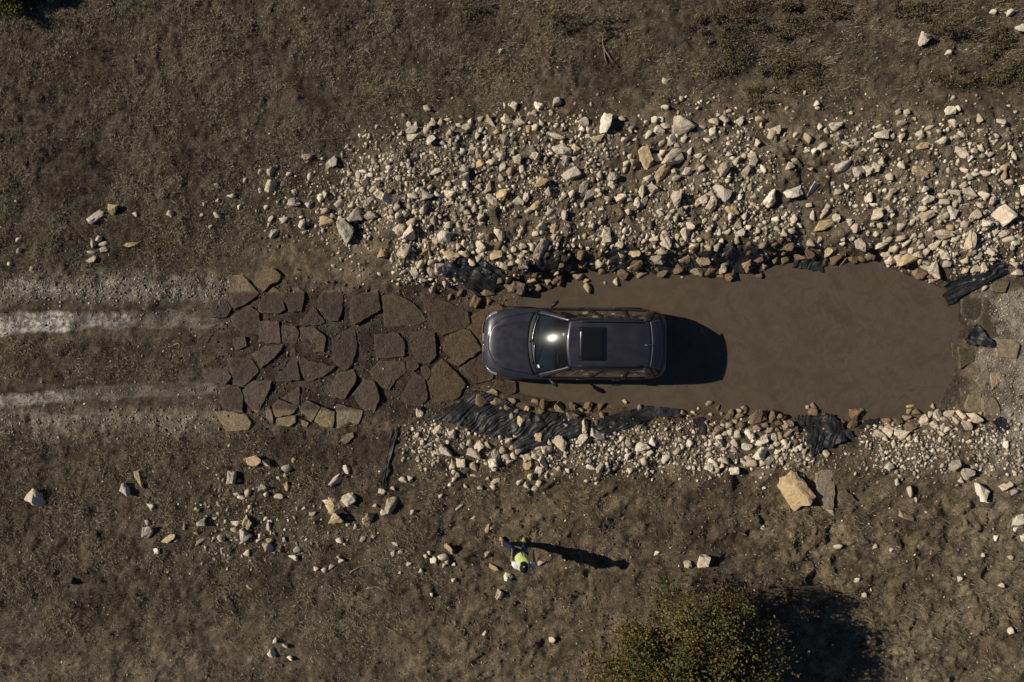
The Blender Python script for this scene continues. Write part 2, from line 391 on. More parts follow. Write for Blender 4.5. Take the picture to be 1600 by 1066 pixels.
GC, RUT_GLEAM = ground_col(XX, YY, DD)
nx, ny = len(GX), len(GY)
idx = np.arange(nx * ny).reshape(nx, ny)
quads = np.stack([idx[:-1, :-1], idx[1:, :-1], idx[1:, 1:], idx[:-1, 1:]], -1).reshape(-1, 4)
gm = arr_mesh('ground', np.stack([XX, YY, HH], -1).reshape(-1, 3), quads, M['ground'], GC.reshape(-1, 3), True, 4)
ground = link('ground', gm)
tag(ground, 'brown stony soil with matted dry grass round the pool', None, None, 'structure')

# muddy water: one flat sheet whose banks hide its rim
wp = []
cx_, cy_ = np.mean([p[0] for p in POOL]), np.mean([p[1] for p in POOL])
for (x, y) in POOL:
    dx, dy = x - cx_, y - cy_; l = math.hypot(dx, dy); wp.append((x + dx / l * 0.45, y + dy / l * 0.45, WATER_Z))
water = mk('muddy_water', wp, [tuple(range(len(wp)))[::-1]], M['water'], None, False)
tag(water, 'opaque brown muddy water filling the long pool', None, None, 'structure')
# ------------------------------------------------------------------ rocks: read off the photograph tile by tile
# tile origin (photo px), magnification, then length width angle(colour) per stone
# W white, C cream, Y ochre, G grey, B brown wet, D dark
TILES = [
(400,150,8,'''1135 635 75 70 0 G;630 750 110 90 45 C;945 835 160 110 20 G;190 945 110 85 60 G;45 945 65 55 90 G;412 980 70 50 0 W;675 1010 100 75 90 G;1520 388 65 55 0 C;1298 497 55 45 80 W;1370 490 42 42 0 G;1275 985 110 60 100 C;1425 990 70 50 0 W;1480 815 65 65 0 G;1435 920 50 50 0 W;1505 600 60 45 90 G'''),
(600,150,8,'''540 152 85 78 0 C;250 242 50 48 0 C;305 350 80 60 90 C;395 352 62 50 0 C;597 335 135 90 25 C;705 335 85 70 20 Y;785 300 95 40 0 C;345 425 150 80 0 G;360 505 150 95 20 C;545 430 110 80 30 C;590 540 150 95 75 W;820 465 90 70 0 C;835 575 110 60 90 C;735 600 90 60 -40 G;1025 390 150 80 40 C;935 365 85 50 0 C;1085 325 70 60 60 C;1210 290 80 60 0 C;1330 320 170 75 -50 C;1540 290 140 110 10 C;1210 420 75 45 80 W;1160 490 95 75 40 G;1265 570 70 62 0 W;1275 660 65 58 0 W;980 700 100 60 40 W;1095 680 125 85 30 C;1175 720 115 55 75 W;1285 740 90 70 0 G;1200 850 110 90 30 Y;1460 740 110 105 0 G;1515 560 170 110 -40 C;1350 835 85 75 0 C;1470 880 120 95 80 G;1410 445 80 50 20 Y;650 945 140 70 10 W;1015 930 120 85 -30 G;1000 1020 110 120 0 C;175 1035 75 70 90 G;60 890 90 60 -10 W;305 870 75 35 70 W;1575 945 100 90 30 Y;1465 1025 75 75 0 G;1495 400 90 40 30 W;210 465 70 60 0 C'''),
(800,150,8,'''30 115 110 80 -50 W;335 135 140 90 -15 W;270 215 90 60 0 C;565 80 120 105 70 G;95 320 150 90 0 C;285 400 90 75 0 C;205 420 90 55 90 Y;370 340 70 55 90 C;545 505 210 65 -15 W;630 690 230 165 -55 W;665 820 120 90 70 G;790 680 150 110 -40 Y;890 325 130 105 20 W;870 410 90 55 -50 W;965 425 75 75 0 C;1160 340 260 140 70 W;1070 520 150 120 -15 Y;1265 260 80 60 0 G;1375 285 80 65 0 C;300 740 110 105 45 C;70 800 120 115 0 C;120 905 110 60 80 W;1485 755 75 60 0 C;1425 850 90 65 10 C;1500 835 90 70 60 C;1420 925 70 65 0 C;740 985 220 120 25 G;1265 1010 130 110 -30 W;1100 990 80 70 45 C;1165 970 70 60 0 C;415 905 80 40 -60 Y;355 1045 110 60 25 Y;1480 425 85 45 -65 C;1140 835 60 40 80 W;1405 555 80 60 0 C;945 505 60 50 0 W'''),
(1000,150,8,'''310 135 85 70 15 W;525 30 65 60 90 C;530 355 270 230 20 W;180 300 85 80 20 W;265 290 75 60 -20 W;80 325 60 50 0 W;325 375 130 75 0 C;245 435 140 100 -25 W;405 555 150 125 40 W;545 545 85 75 90 G;760 400 95 65 20 W;820 445 50 45 90 W;905 440 110 75 70 W;925 315 115 90 -35 C;1065 290 130 110 10 G;1250 315 120 90 50 W;1500 305 105 80 -20 C;1105 190 65 40 25 C;980 240 55 40 0 C;845 550 100 75 -60 W;465 615 70 60 0 G;100 490 110 60 70 W;270 590 90 60 60 C;75 775 260 140 -65 Y;215 765 120 90 -60 W;280 715 80 70 0 W;410 790 260 190 40 C;635 690 95 60 60 W;735 750 95 65 25 C;795 795 110 50 60 C;765 905 75 60 40 C;580 950 120 90 0 W;280 965 240 120 45 Y;1050 925 150 140 30 C;1195 820 150 75 55 C;1320 940 160 90 60 C;1300 750 75 70 0 C;1395 750 110 60 0 C;1420 820 110 110 0 G;1115 735 75 55 -20 W;1460 575 85 85 45 C;1555 905 110 60 -60 W;110 1030 110 80 20 W;445 1030 100 70 40 G;420 945 60 50 0 C;1280 455 50 50 0 W;1480 72 52 48 0 C'''),
(1200,150,8,'''605 90 75 65 30 W;622 147 60 45 0 W;850 370 170 105 10 W;915 495 140 110 -30 C;720 450 85 60 -45 W;640 385 90 60 40 W;90 430 130 105 0 C;45 490 100 90 60 C;360 485 70 65 0 C;500 520 130 70 -50 Y;690 620 100 75 30 W;565 700 75 65 30 W;490 690 80 60 -20 W;250 880 100 90 20 C;330 800 60 55 30 W;540 905 70 60 -30 W;955 880 240 130 20 W;1125 950 135 130 0 G;1235 930 130 110 -40 C;1340 900 130 90 80 C;1425 830 110 90 -60 C;1410 490 190 110 5 C;1315 555 85 60 0 C;1545 1000 95 95 0 W;960 590 80 45 0 W;1110 620 110 70 30 G;1335 690 55 55 0 W;1030 640 80 65 30 C;960 670 70 55 40 Y;1090 555 55 55 0 G;1550 510 75 50 90 G;655 660 70 50 -30 W;210 485 50 50 0 C;1040 210 45 45 0 Y;1390 380 70 35 15 W;1330 390 50 40 60 W'''),
(1400,150,8,'''690 180 160 115 20 W;715 340 125 90 -35 C;1050 270 100 90 -70 C;1330 320 125 85 -5 G;60 340 115 75 40 C;220 290 60 45 90 Y;20 200 75 60 90 W;130 205 60 60 0 C;300 490 120 85 -50 W;410 400 130 50 20 W;575 565 115 80 15 W;335 630 120 95 40 Y;520 455 60 50 0 W;815 480 95 75 0 W;760 525 90 60 -50 C;630 430 65 55 0 W;820 690 170 90 -55 C;980 605 90 60 0 C;975 680 85 75 0 C;1085 645 90 75 80 C;915 610 65 50 60 W;915 790 95 50 55 W;1345 640 100 50 40 C;1420 650 90 55 -30 C;1465 740 130 50 -70 C;60 870 105 75 -10 C;310 960 230 90 -25 Y;865 920 85 75 0 C;900 1010 85 80 0 C;990 990 110 60 0 W;1085 970 120 75 0 C;1200 970 100 70 60 W;1275 960 90 85 0 C;1355 910 90 80 90 Y;1345 1010 110 85 90 Y;665 930 65 55 -30 W;720 30 65 60 60 C;1075 420 75 40 20 W;1255 500 60 60 0 G;180 525 80 50 10 C;60 505 75 60 40 W;1180 740 70 60 0 G;155 695 65 50 -20 W;995 935 50 45 0 C'''),
(400,283,8,'''180 70 150 110 65 C;55 115 60 45 80 G;240 150 55 35 45 G;855 160 85 75 50 C;795 215 100 60 -60 W;480 270 140 110 -20 G;645 295 80 60 -50 G;1040 280 110 85 50 G;1195 285 90 90 0 C;1250 430 200 180 70 G;1435 420 160 100 5 G;1110 620 270 200 -50 G;875 515 190 120 -10 Y;865 375 100 80 0 G;955 440 75 60 20 G;570 540 120 100 -45 G;355 490 110 75 0 G;180 470 85 50 70 W;120 335 50 45 90 W;220 660 120 80 60 G;1045 485 85 50 75 C;830 615 55 50 0 G;1275 55 100 60 -60 C;1465 100 100 50 35 C;1555 175 140 100 -40 C;1440 230 90 60 40 G;1335 110 100 40 -70 C;1570 910 120 110 30 Y;1365 690 45 45 0 C;1045 215 50 50 0 Y;1050 390 70 50 60 G'''),
(600,283,8,'''40 220 150 100 -60 C;365 185 130 70 10 W;545 180 130 100 0 G;820 150 125 110 20 C;1010 45 115 90 -30 C;1305 80 160 80 75 C;1460 150 180 150 60 Y;1345 240 160 100 -40 C;1185 70 85 60 0 C;150 320 85 75 30 G;320 320 85 70 90 G;90 385 75 55 90 C;190 440 95 85 0 C;250 410 95 75 60 C;345 515 130 70 10 C;495 365 110 70 40 G;630 490 100 85 60 C;700 445 55 55 60 G;800 280 100 45 0 C;915 285 70 50 90 C;1005 210 90 50 40 C;1095 260 85 70 70 C;1180 265 65 60 0 C;990 345 70 70 0 G;1140 340 95 65 60 C;1215 330 75 50 -20 G;1040 390 75 65 0 C;1210 455 85 80 0 C;1080 445 50 40 0 W;195 600 140 120 45 C;315 655 190 150 60 C;800 565 110 85 40 C;935 550 80 65 90 C;1040 575 95 60 80 C;1220 535 80 60 0 C;750 710 165 140 0 W;645 740 95 75 -50 C;510 760 90 75 60 Y;250 870 190 120 65 C;335 860 110 70 0 G;535 870 135 115 0 Y;1025 785 130 90 -30 C;915 820 110 80 30 C;985 920 155 85 -15 C;1195 830 210 120 -60 C;1220 690 90 80 45 C;830 930 230 110 -10 Y;1445 660 150 110 -70 C;1415 920 180 130 50 Y;1510 850 90 80 -40 C;1575 955 80 70 0 C;1095 1020 85 85 0 C;1180 980 75 75 0 G;105 970 90 55 85 C;605 1020 100 70 0 C;10 905 110 60 90 Y;695 975 90 60 30 C;600 415 55 50 0 C;655 415 45 40 0 C;670 270 70 50 -20 C;860 265 50 35 90 C;380 330 60 50 90 G;445 440 50 40 0 C;30 350 60 45 0 C;100 450 50 45 0 C;575 75 60 50 30 W;800 45 75 70 90 C;660 175 90 60 -40 G;435 800 80 50 -60 C;730 860 60 50 0 C;650 810 50 40 0 C'''),
(800,283,8,'''360 30 150 80 10 Y;885 100 180 110 55 C;965 190 150 110 60 G;750 160 95 75 50 C;465 135 95 95 45 G;170 200 140 85 -75 W;75 255 130 120 10 W;300 300 160 110 0 Y;630 215 90 50 60 G;655 165 60 60 0 W;475 390 105 70 50 G;520 460 90 35 0 W;655 425 115 75 -60 W;315 410 65 55 90 C;360 575 125 95 30 W;540 590 130 85 50 Y;1365 195 140 110 15 C;1465 210 80 80 0 G;1560 275 140 100 40 W;1065 125 60 60 0 C;1095 165 80 55 20 C;1250 35 110 90 70 C;1440 390 85 75 0 C;800 295 55 35 -60 W;880 295 75 45 90 W;1120 350 75 40 0 W;1180 225 110 70 0 C;1175 650 150 100 80 C;1185 720 110 100 90 C;1405 640 110 70 55 C;1345 795 90 75 -40 C;1535 890 120 110 0 Y;1380 920 110 75 -70 Y;1010 705 65 60 90 C;910 690 65 60 60 Y;370 860 260 140 55 C;235 820 95 90 0 C;135 815 90 60 10 C;165 870 90 45 0 C;20 855 75 65 90 C;130 935 100 75 10 C;150 1020 130 95 20 C;245 990 100 75 -50 C;645 960 130 90 -45 D;860 930 110 80 80 B;740 1010 65 50 0 B;1130 900 85 80 0 B;755 800 65 55 0 C;860 805 55 50 90 C;940 835 55 50 0 C;120 630 80 60 40 C;90 695 90 50 70 C;290 660 75 60 0 C;545 695 100 70 20 C;385 755 110 60 10 C;860 1000 110 85 90 B;1090 1030 100 90 30 C;200 375 80 55 20 C;1425 865 50 45 0 C;570 785 50 45 -40 C'''),
(1000,283,8,'''130 80 190 130 -45 C;25 130 150 80 90 C;40 260 150 90 40 C;455 220 190 130 70 C;770 240 150 100 20 C;900 285 190 130 50 C;875 165 95 50 0 G;1020 135 230 150 -35 G;1245 200 80 45 75 W;1150 370 165 100 -50 Y;1320 435 95 60 30 W;1240 530 120 90 70 C;1250 650 130 85 10 W;1215 740 90 70 -60 C;1420 290 75 60 0 C;635 550 100 85 0 C;400 390 95 55 50 W;360 455 80 70 20 C;440 465 70 65 0 C;250 395 95 70 0 C;555 670 130 120 60 C;655 700 110 45 75 C;460 690 95 60 80 C;320 750 190 140 -60 C;320 650 90 50 -40 C;180 740 110 90 30 C;285 890 110 80 -20 C;220 970 200 130 -40 C;100 900 70 50 0 Y;685 840 140 105 60 B;740 900 100 60 30 B;530 880 120 70 40 B;555 985 120 90 0 B;790 990 160 130 -60 B;1070 910 85 75 90 B;860 815 120 75 -20 Y;970 830 110 80 30 C;1010 750 80 70 0 C;785 810 70 65 90 C;1500 975 120 110 50 B;1345 1025 130 85 30 B;1050 1040 110 80 20 B;1365 890 75 70 0 B;1380 790 75 70 70 B;1545 800 90 80 60 B;1480 620 80 70 90 C;1350 585 65 60 0 C;1090 630 80 80 0 C;865 595 55 55 0 C;795 500 80 45 50 W;735 735 60 50 90 Y;45 590 60 55 0 C;45 755 75 60 0 C;550 780 80 60 30 B;455 805 60 60 0 C;1385 70 100 70 60 G;1435 190 90 50 20 C;575 340 80 50 15 C;1265 125 50 45 0 G;855 45 60 50 0 G;1480 715 70 50 20 C'''),
(1200,283,8,'''45 225 230 180 45 W;320 130 220 150 10 W;570 110 200 110 75 C;880 140 105 70 -15 W;980 65 90 45 -45 W;1270 205 110 110 20 W;1325 300 95 45 0 W;1365 415 160 120 20 C;1520 350 120 100 15 W;1545 125 110 70 20 C;1505 210 130 60 20 G;850 465 115 110 0 W;695 555 260 110 15 Y;570 425 130 65 90 C;685 410 130 65 50 C;745 310 85 65 -45 C;505 305 65 50 0 C;95 480 90 65 10 W;200 460 65 45 0 C;320 480 75 60 20 C;300 550 60 60 0 C;295 620 85 75 30 C;205 645 90 65 75 C;115 600 85 55 -20 W;395 555 75 50 -20 W;540 770 95 95 0 C;655 730 95 65 20 C;1090 590 105 90 -60 C;1015 500 75 55 0 W;1050 530 85 40 35 W;1160 580 75 50 -60 C;1390 560 70 70 0 C;1295 550 55 50 0 C;1370 660 75 70 90 C;1245 640 65 40 0 C;1145 790 210 125 -75 C;1275 800 75 75 0 C;1510 735 110 70 20 C;1460 915 120 105 0 C;1545 985 170 120 30 C;1410 810 140 80 30 C;1470 460 75 65 90 C;1545 435 75 55 60 C;230 825 170 95 0 B;205 900 95 55 10 B;210 980 100 90 90 B;105 980 110 80 30 B;395 945 140 85 -10 B;510 920 170 110 -60 B;745 885 140 85 45 Y;850 960 150 100 35 B;1060 985 140 85 -10 B;1175 970 85 80 0 B;1260 950 90 80 30 B;1320 935 100 80 60 B;940 1020 110 75 75 B;945 725 55 55 0 C;1050 725 60 50 0 C;940 780 60 50 0 W;1375 35 50 45 0 C;1455 115 50 50 0 W;365 795 60 55 0 C;90 790 75 55 0 B;1580 830 90 90 0 C'''),
(1400,283,8,'''735 40 90 85 60 C;840 50 90 65 20 C;940 110 190 150 -40 C;715 150 150 85 5 C;595 170 75 70 0 C;1090 170 100 95 0 C;1185 245 140 80 60 C;1070 285 120 95 -5 C;770 270 120 75 35 C;605 260 115 65 -10 C;390 225 160 95 15 W;345 100 80 65 15 W;870 325 130 90 35 C;700 390 160 130 -60 G;590 370 75 65 0 C;570 455 140 80 25 C;360 430 200 120 30 C;325 350 85 65 -20 C;505 340 60 60 0 C;500 400 80 50 90 C;995 430 160 105 35 C;1355 420 220 195 -50 C;1115 540 120 95 0 C;845 540 110 80 60 C;770 570 75 65 0 C;685 580 85 80 0 Y;770 635 110 75 0 W;755 720 110 70 0 C;575 670 220 120 0 C;925 775 290 125 85 C;490 790 150 90 45 C;600 775 70 65 0 C;650 890 180 110 -50 C;400 850 110 85 -30 C;1155 890 150 90 -10 C;1170 985 110 60 -10 C;1035 945 120 100 -30 C;860 985 95 85 0 C;685 1020 105 85 80 C;1240 645 95 60 15 C;1340 660 160 65 25 W;1395 730 150 60 25 C;1500 750 200 110 35 W;1580 115 130 90 90 W;1390 20 110 70 0 C;1150 378 70 40 0 W;1300 570 100 60 40 C;1070 745 55 55 0 W;65 565 110 85 55 C;200 530 150 55 45 C;80 715 140 70 0 C;215 690 105 65 15 C;320 670 80 65 0 C;155 770 140 60 30 C;30 840 100 85 90 C;125 885 80 45 0 C;220 865 70 65 90 C;285 915 115 95 10 C;145 985 240 140 35 Y;15 965 120 80 90 C;325 820 65 60 0 C;125 245 75 50 40 W;120 215 60 50 0 C;1480 1035 110 80 -30 C;555 950 60 55 90 C;790 485 60 55 0 C;1500 450 55 40 60 C;300 770 55 45 0 C;1030 620 75 35 40 W'''),
(600,390,8,'''390 290 120 90 -60 C;450 185 110 75 75 C;580 270 130 85 -70 G;710 245 150 145 0 C;490 380 120 40 0 C;615 490 110 75 50 G;765 430 90 60 -50 C;1300 535 170 90 15 B;1445 380 90 80 30 B;1545 370 90 75 45 Y;1140 660 160 110 60 B;1505 200 100 80 -20 C;1575 170 70 55 0 C;1425 180 70 60 0 C;960 545 110 50 20 B;825 590 70 60 90 B;1550 440 100 90 0 B;1310 650 90 60 40 B'''),
(780,380,8,'''305 260 140 115 80 C;855 310 90 80 30 B;1025 260 120 100 -30 B;1255 265 110 100 0 C;1290 360 100 90 60 B;985 415 120 100 0 B;775 270 80 70 60 B;905 355 90 50 20 B;715 360 80 65 0 C;760 410 90 80 -40 B;700 480 90 80 60 B;770 495 90 75 20 B;610 465 110 70 -60 Y;445 395 85 70 0 B;415 465 110 70 -20 Y;500 400 70 50 90 B;100 455 85 70 40 B;120 535 110 110 0 B;230 560 200 180 -20 B;380 550 120 100 0 B;470 570 100 80 20 B;1085 470 70 50 60 Y;1110 560 120 80 -60 Y;1320 500 45 35 90 C;1470 480 80 75 60 C;1540 390 130 100 -40 B;1145 245 60 60 0 C;45 280 90 70 0 C;150 250 90 60 0 C;240 220 75 60 50 C'''),
(980,360,7.27,'''100 390 150 120 30 B;335 450 75 70 30 B;400 490 130 80 10 B;175 510 130 60 25 B;570 430 120 110 45 B;785 470 130 100 0 B;930 475 110 105 0 B;1085 420 130 110 40 B;1030 475 80 50 0 B;1060 520 100 40 0 B;1180 500 140 100 45 B;1380 395 150 120 40 B;1495 510 100 75 0 B;1555 410 70 70 60 B;240 425 70 50 30 B;620 535 40 25 0 Y'''),
(1380,390,7.27,'''395 275 170 110 -20 B;490 215 120 80 0 G;620 215 170 150 60 C;590 345 150 70 10 C;445 130 70 60 90 Y;540 300 80 60 0 B;1530 255 110 70 -10 C;1055 225 100 90 60 C;1125 205 120 80 90 C;945 240 60 60 0 C;1160 440 60 60 0 G'''),
(640,600,8,'''110 355 120 100 -60 C;350 575 130 100 45 C;540 620 110 100 -30 G;480 725 60 50 0 W;450 840 190 110 -35 G;860 780 120 110 -50 C;945 760 150 90 -55 C;800 880 180 110 -35 C;660 780 80 55 -50 C;745 750 110 70 70 C;1140 675 80 60 85 C;1250 715 110 95 0 C;1395 465 130 110 -70 Y;1320 660 60 50 0 Y;895 200 180 170 60 B;1040 110 130 90 -40 B;1115 220 200 110 20 B;1280 220 110 80 -10 B;1230 310 110 75 -30 B;1155 315 70 60 0 B;1275 395 75 70 0 B;1465 310 70 60 50 Y;1070 895 130 110 70 W;1040 1000 130 110 0 W;1165 830 90 85 -60 C;1210 910 85 70 0 C;1300 900 90 80 80 C;1260 970 90 55 0 C;1385 905 100 45 30 C;1475 920 110 100 20 C;1480 1010 130 110 80 Y;1580 880 110 100 -20 C;640 995 110 100 0 C;800 1030 130 90 -20 C;100 630 60 60 0 G;160 730 65 65 0 G;270 755 65 45 90 G;545 1000 110 60 90 C;710 580 60 50 0 C;740 625 55 50 0 C;1350 830 85 75 40 C;1590 660 90 60 90 C;1280 800 75 60 60 C;345 860 90 45 0 C;400 815 70 60 50 G;105 940 70 45 90 G;945 1000 50 45 0 C;50 845 60 50 0 G;1060 445 55 45 90 Y;1340 350 70 60 45 B'''),
(820,610,8,'''225 185 130 100 60 B;205 270 80 65 0 B;440 215 150 125 90 B;600 210 110 95 -30 B;575 330 140 130 -30 B;790 200 110 95 70 B;965 200 90 75 0 B;965 325 95 80 -50 B;755 450 160 100 80 C;910 535 160 155 0 W;725 600 125 110 0 C;175 580 110 90 80 Y;315 640 85 60 90 C;435 670 200 150 -60 C;275 730 130 110 20 C;175 725 80 70 -50 C;140 805 130 80 -30 C;240 880 150 130 -30 W;185 1000 110 100 60 W;420 985 70 50 30 C;535 1005 65 60 0 W;935 975 130 90 80 C;820 960 110 65 -10 W;800 870 65 60 0 W;1220 605 75 60 -10 W;1300 665 110 75 -50 C;1460 720 160 140 20 W;1485 890 100 80 -60 C;1565 775 80 75 -60 W;1315 1000 75 75 -40 W;1240 140 65 60 0 Y;1440 215 75 60 70 B;1300 820 100 75 30 W;1265 755 60 60 0 W;885 405 80 75 0 B;510 775 65 45 20 W;255 640 45 40 0 C;125 135 80 50 -30 B;35 230 70 65 0 Y;790 260 90 50 -30 B;690 255 80 60 20 B'''),
(1000,610,8,'''165 635 110 80 70 W;125 780 80 55 90 C;205 790 85 50 75 C;320 860 120 70 65 W;470 770 110 70 15 C;620 660 90 80 -50 W;505 615 70 60 90 C;45 890 95 80 -60 C;1120 310 150 90 45 B;1240 325 90 80 -10 B;1235 262 70 55 0 B;1485 325 210 190 -10 B;1310 215 75 65 -50 B;860 165 85 65 40 B;985 215 70 45 60 B;1110 450 100 80 80 G;1190 395 65 65 0 B;985 500 120 90 30 B;1045 390 90 85 0 B;1280 430 100 90 90 B;1385 545 130 120 10 W;1215 545 95 95 0 W;1125 530 70 65 90 C;1065 535 80 55 90 C;985 660 110 100 -50 G;985 595 100 70 20 C;1180 655 90 85 -20 C;1330 700 130 110 20 G;1510 800 190 130 20 W;1540 610 120 100 30 W;1490 670 90 80 0 W;1175 748 80 55 0 C;1345 845 90 60 0 C;1390 915 120 80 10 C;1280 890 90 55 0 G;1515 915 70 70 45 C;870 820 85 80 -40 W;895 880 90 65 0 W;865 960 110 90 40 W;1055 870 120 75 0 C;1165 1010 140 90 10 W;955 1010 95 80 20 C;945 930 60 55 60 W;750 975 65 50 90 W;665 970 55 55 0 W;610 970 55 50 0 W;1460 480 100 75 -30 B;1560 440 70 60 0 B;1105 690 70 55 40 C;1045 745 70 60 50 G;535 290 80 75 -40 B;665 275 55 35 0 Y;880 305 60 40 0 Y;875 455 85 55 0 B;150 1020 55 50 60 W;1590 880 70 70 0 C;1025 940 70 50 0 C;725 225 45 35 -50 Y;100 975 40 40 0 W'''),
(1180,610,8,'''215 340 150 90 80 B;300 330 100 70 0 B;350 345 85 70 60 B;290 405 90 60 35 B;405 440 160 130 40 B;500 500 85 80 90 B;415 560 115 90 20 B;235 580 110 95 90 C;315 570 90 70 90 Y;265 675 85 70 0 C;370 650 95 75 -40 W;400 705 100 60 20 W;500 745 75 65 -20 W;200 715 90 55 0 C;175 885 130 105 30 C;285 775 90 65 0 C;205 495 65 60 90 B;160 500 60 60 0 B;505 630 70 60 -50 B;620 770 75 60 20 C;880 785 85 75 -50 C;725 200 90 55 -40 B;720 270 100 85 -20 B;845 320 100 90 -50 B;1240 300 120 120 0 B;1325 275 100 50 85 B;1210 430 110 110 20 B;1360 410 70 65 90 B;1100 415 70 60 0 B;930 640 65 45 0 Y;1025 490 70 50 90 Y;870 500 65 55 90 Y;725 460 110 55 30 B;1545 545 150 100 15 C;1575 465 70 55 -20 C;1420 460 65 65 0 B;1490 455 70 60 60 C;1500 395 70 40 0 B;345 745 45 40 90 C;265 835 60 50 90 C;270 490 50 50 0 B;655 210 50 45 0 Y'''),
(1380,590,7.27,'''40 500 90 75 0 B;55 560 95 55 0 C;165 505 95 95 0 B;265 470 110 75 0 B;310 550 150 90 10 B;215 640 130 110 40 C;50 630 95 90 -20 C;120 595 80 50 0 C;300 690 70 60 30 W;380 710 65 45 90 W;365 400 80 75 -50 B;310 325 90 35 0 Y;295 385 65 60 0 B;470 500 150 100 60 C;605 430 120 120 70 C;570 325 55 50 90 Y;740 410 120 85 -10 C;895 430 130 85 -30 C;600 545 90 90 0 C;670 570 70 60 40 C;740 600 75 75 0 C;840 485 110 70 -60 C;945 550 140 95 -55 C;1040 460 125 110 -70 C;1105 425 70 50 90 C;120 755 85 40 90 C;75 1000 95 75 20 W;665 1000 60 40 60 C;1395 760 75 70 -40 W;540 420 70 70 0 C;685 470 80 45 20 C;1555 930 50 50 0 G;815 985 130 110 40 G;1115 525 75 50 90 C;20 690 60 60 0 C;655 635 60 50 0 C'''),
(1180,730,7.27,'''455 265 375 260 -55 Y;95 695 70 65 90 C;840 485 190 40 -30 C;1360 895 70 50 0 C;100 240 50 40 0 W;525 95 45 35 0 W'''),
(1380,730,7.27,'''1110 275 200 130 -60 W;1390 205 140 80 40 C;300 275 115 60 -75 C;155 175 75 50 -70 W;265 550 180 90 -10 Y;945 80 140 130 90 G;1485 285 80 65 20 G;1540 600 140 110 20 W;365 370 65 35 -80 C;1515 705 70 40 20 W;1285 805 60 55 0 W;1455 1025 60 45 0 C;1585 800 80 60 90 W;500 515 50 35 0 C;1205 395 55 40 20 W;1130 995 45 40 0 W;880 155 55 45 0 C'''),
(680,700,8,'''225 300 55 50 30 W;275 335 60 60 0 C;240 400 55 50 0 W;475 340 80 30 0 C;745 415 130 55 20 C;720 495 80 60 20 W;560 495 65 50 30 G;380 470 55 45 90 C;1185 365 90 65 80 C;1060 430 90 60 40 W;1145 465 70 65 60 C;1245 510 85 65 10 W;1295 445 75 65 60 C;1540 260 65 45 50 C;1390 360 75 50 90 C;70 600 65 45 20 C;300 740 110 35 35 C;480 880 80 40 40 C;665 1005 120 60 50 Y;740 250 90 75 0 C;655 385 55 45 0 C'''),
(300,680,8,'''490 540 170 105 80 W;770 320 180 140 -30 Y;920 345 130 90 -20 Y;875 660 110 90 20 C;615 780 90 55 0 C;700 720 110 85 40 C;1085 765 110 60 0 C;1180 415 110 85 0 G;1185 635 110 65 -70 Y;335 865 75 45 -30 C;330 980 45 45 0 W;270 1045 95 40 0 W;725 900 60 45 90 W;1270 315 60 45 90 Y;560 735 95 35 10 C;1400 915 65 35 35 W;925 745 55 50 90 C;45 930 60 45 20 C;1315 925 50 35 90 C;1085 545 70 45 -60 G'''),
(480,690,8,'''360 790 220 170 -35 Y;520 720 160 150 30 G;360 985 170 150 -30 Y;490 345 110 80 -50 W;355 490 200 100 35 G;1045 800 220 130 70 C;930 630 110 75 -20 C;1205 490 110 75 -30 W;1285 455 75 65 -50 G;945 890 75 65 90 W;1320 890 75 65 70 W;780 970 170 120 70 Y;230 755 100 60 10 C;845 805 70 50 0 C;75 910 90 50 20 G;1205 215 50 40 90 C;1385 220 65 40 90 C;1485 345 50 40 0 C;1070 590 60 45 -60 C;1335 125 50 40 0 C;295 880 60 40 -30 C'''),
(300,790,8,'''540 220 130 90 35 W;690 215 150 100 70 Y;640 370 150 130 -50 G;530 300 80 60 0 G;960 260 130 60 80 W;975 195 80 35 0 W;360 415 85 75 0 G;700 600 90 85 30 C;950 525 150 100 -40 C;980 430 80 70 -50 C;1270 645 130 60 -10 W;1310 545 90 65 20 G;1155 425 60 60 0 G;850 390 70 50 70 W;835 440 65 35 10 W;115 215 130 85 20 G;120 450 170 60 15 G;1545 795 50 50 0 W;930 165 55 50 0 W;50 345 50 40 0 Y;440 785 40 40 0 W;1430 430 55 35 50 C;1495 105 60 45 0 G;720 1025 90 30 -40 Y'''),
(480,800,5.33,'''270 235 50 45 0 W;320 260 45 30 70 W;460 225 55 35 50 G;725 270 60 30 -20 W;715 345 55 30 90 W;775 330 40 35 0 C;1045 400 65 60 -50 W;1130 375 75 55 30 W;1180 310 100 45 -50 Y;985 370 35 35 0 W;1015 340 35 35 0 W;1165 425 45 40 90 C;1145 445 35 30 0 W;945 490 40 40 0 W;1555 470 90 40 -30 Y;135 490 60 45 20 W;210 460 50 40 0 C;285 410 50 40 0 C;75 475 45 40 0 C;1505 350 50 40 20 C;1515 135 70 35 50 Y;1220 570 35 35 0 W;1035 690 30 30 0 W;1480 1015 45 30 40 C;1590 690 60 40 60 C;405 125 50 35 60 W;340 110 35 35 0 W;250 375 45 30 -20 C;850 435 45 35 0 W;1220 440 40 30 0 W;550 205 40 30 60 G;770 510 28 28 0 W'''),
(120,260,5.33,'''150 420 140 65 40 G;300 360 85 80 90 Y;480 400 45 40 0 C;125 640 70 45 -45 C;175 600 50 40 60 C;210 650 110 30 35 C;120 780 95 45 15 C;455 650 110 40 20 Y;770 400 60 55 30 W;1170 405 60 55 90 W;1290 240 70 40 -20 W;1400 115 45 30 90 W;1525 45 50 40 60 W;1530 205 55 30 90 W;1360 340 40 40 30 W;1110 500 40 25 40 W;1170 285 45 40 0 W;1055 315 35 30 0 W;1040 405 30 25 0 W;1165 150 40 25 0 Y;225 690 65 45 0 C;120 715 65 30 0 C;1580 345 40 40 0 W'''),
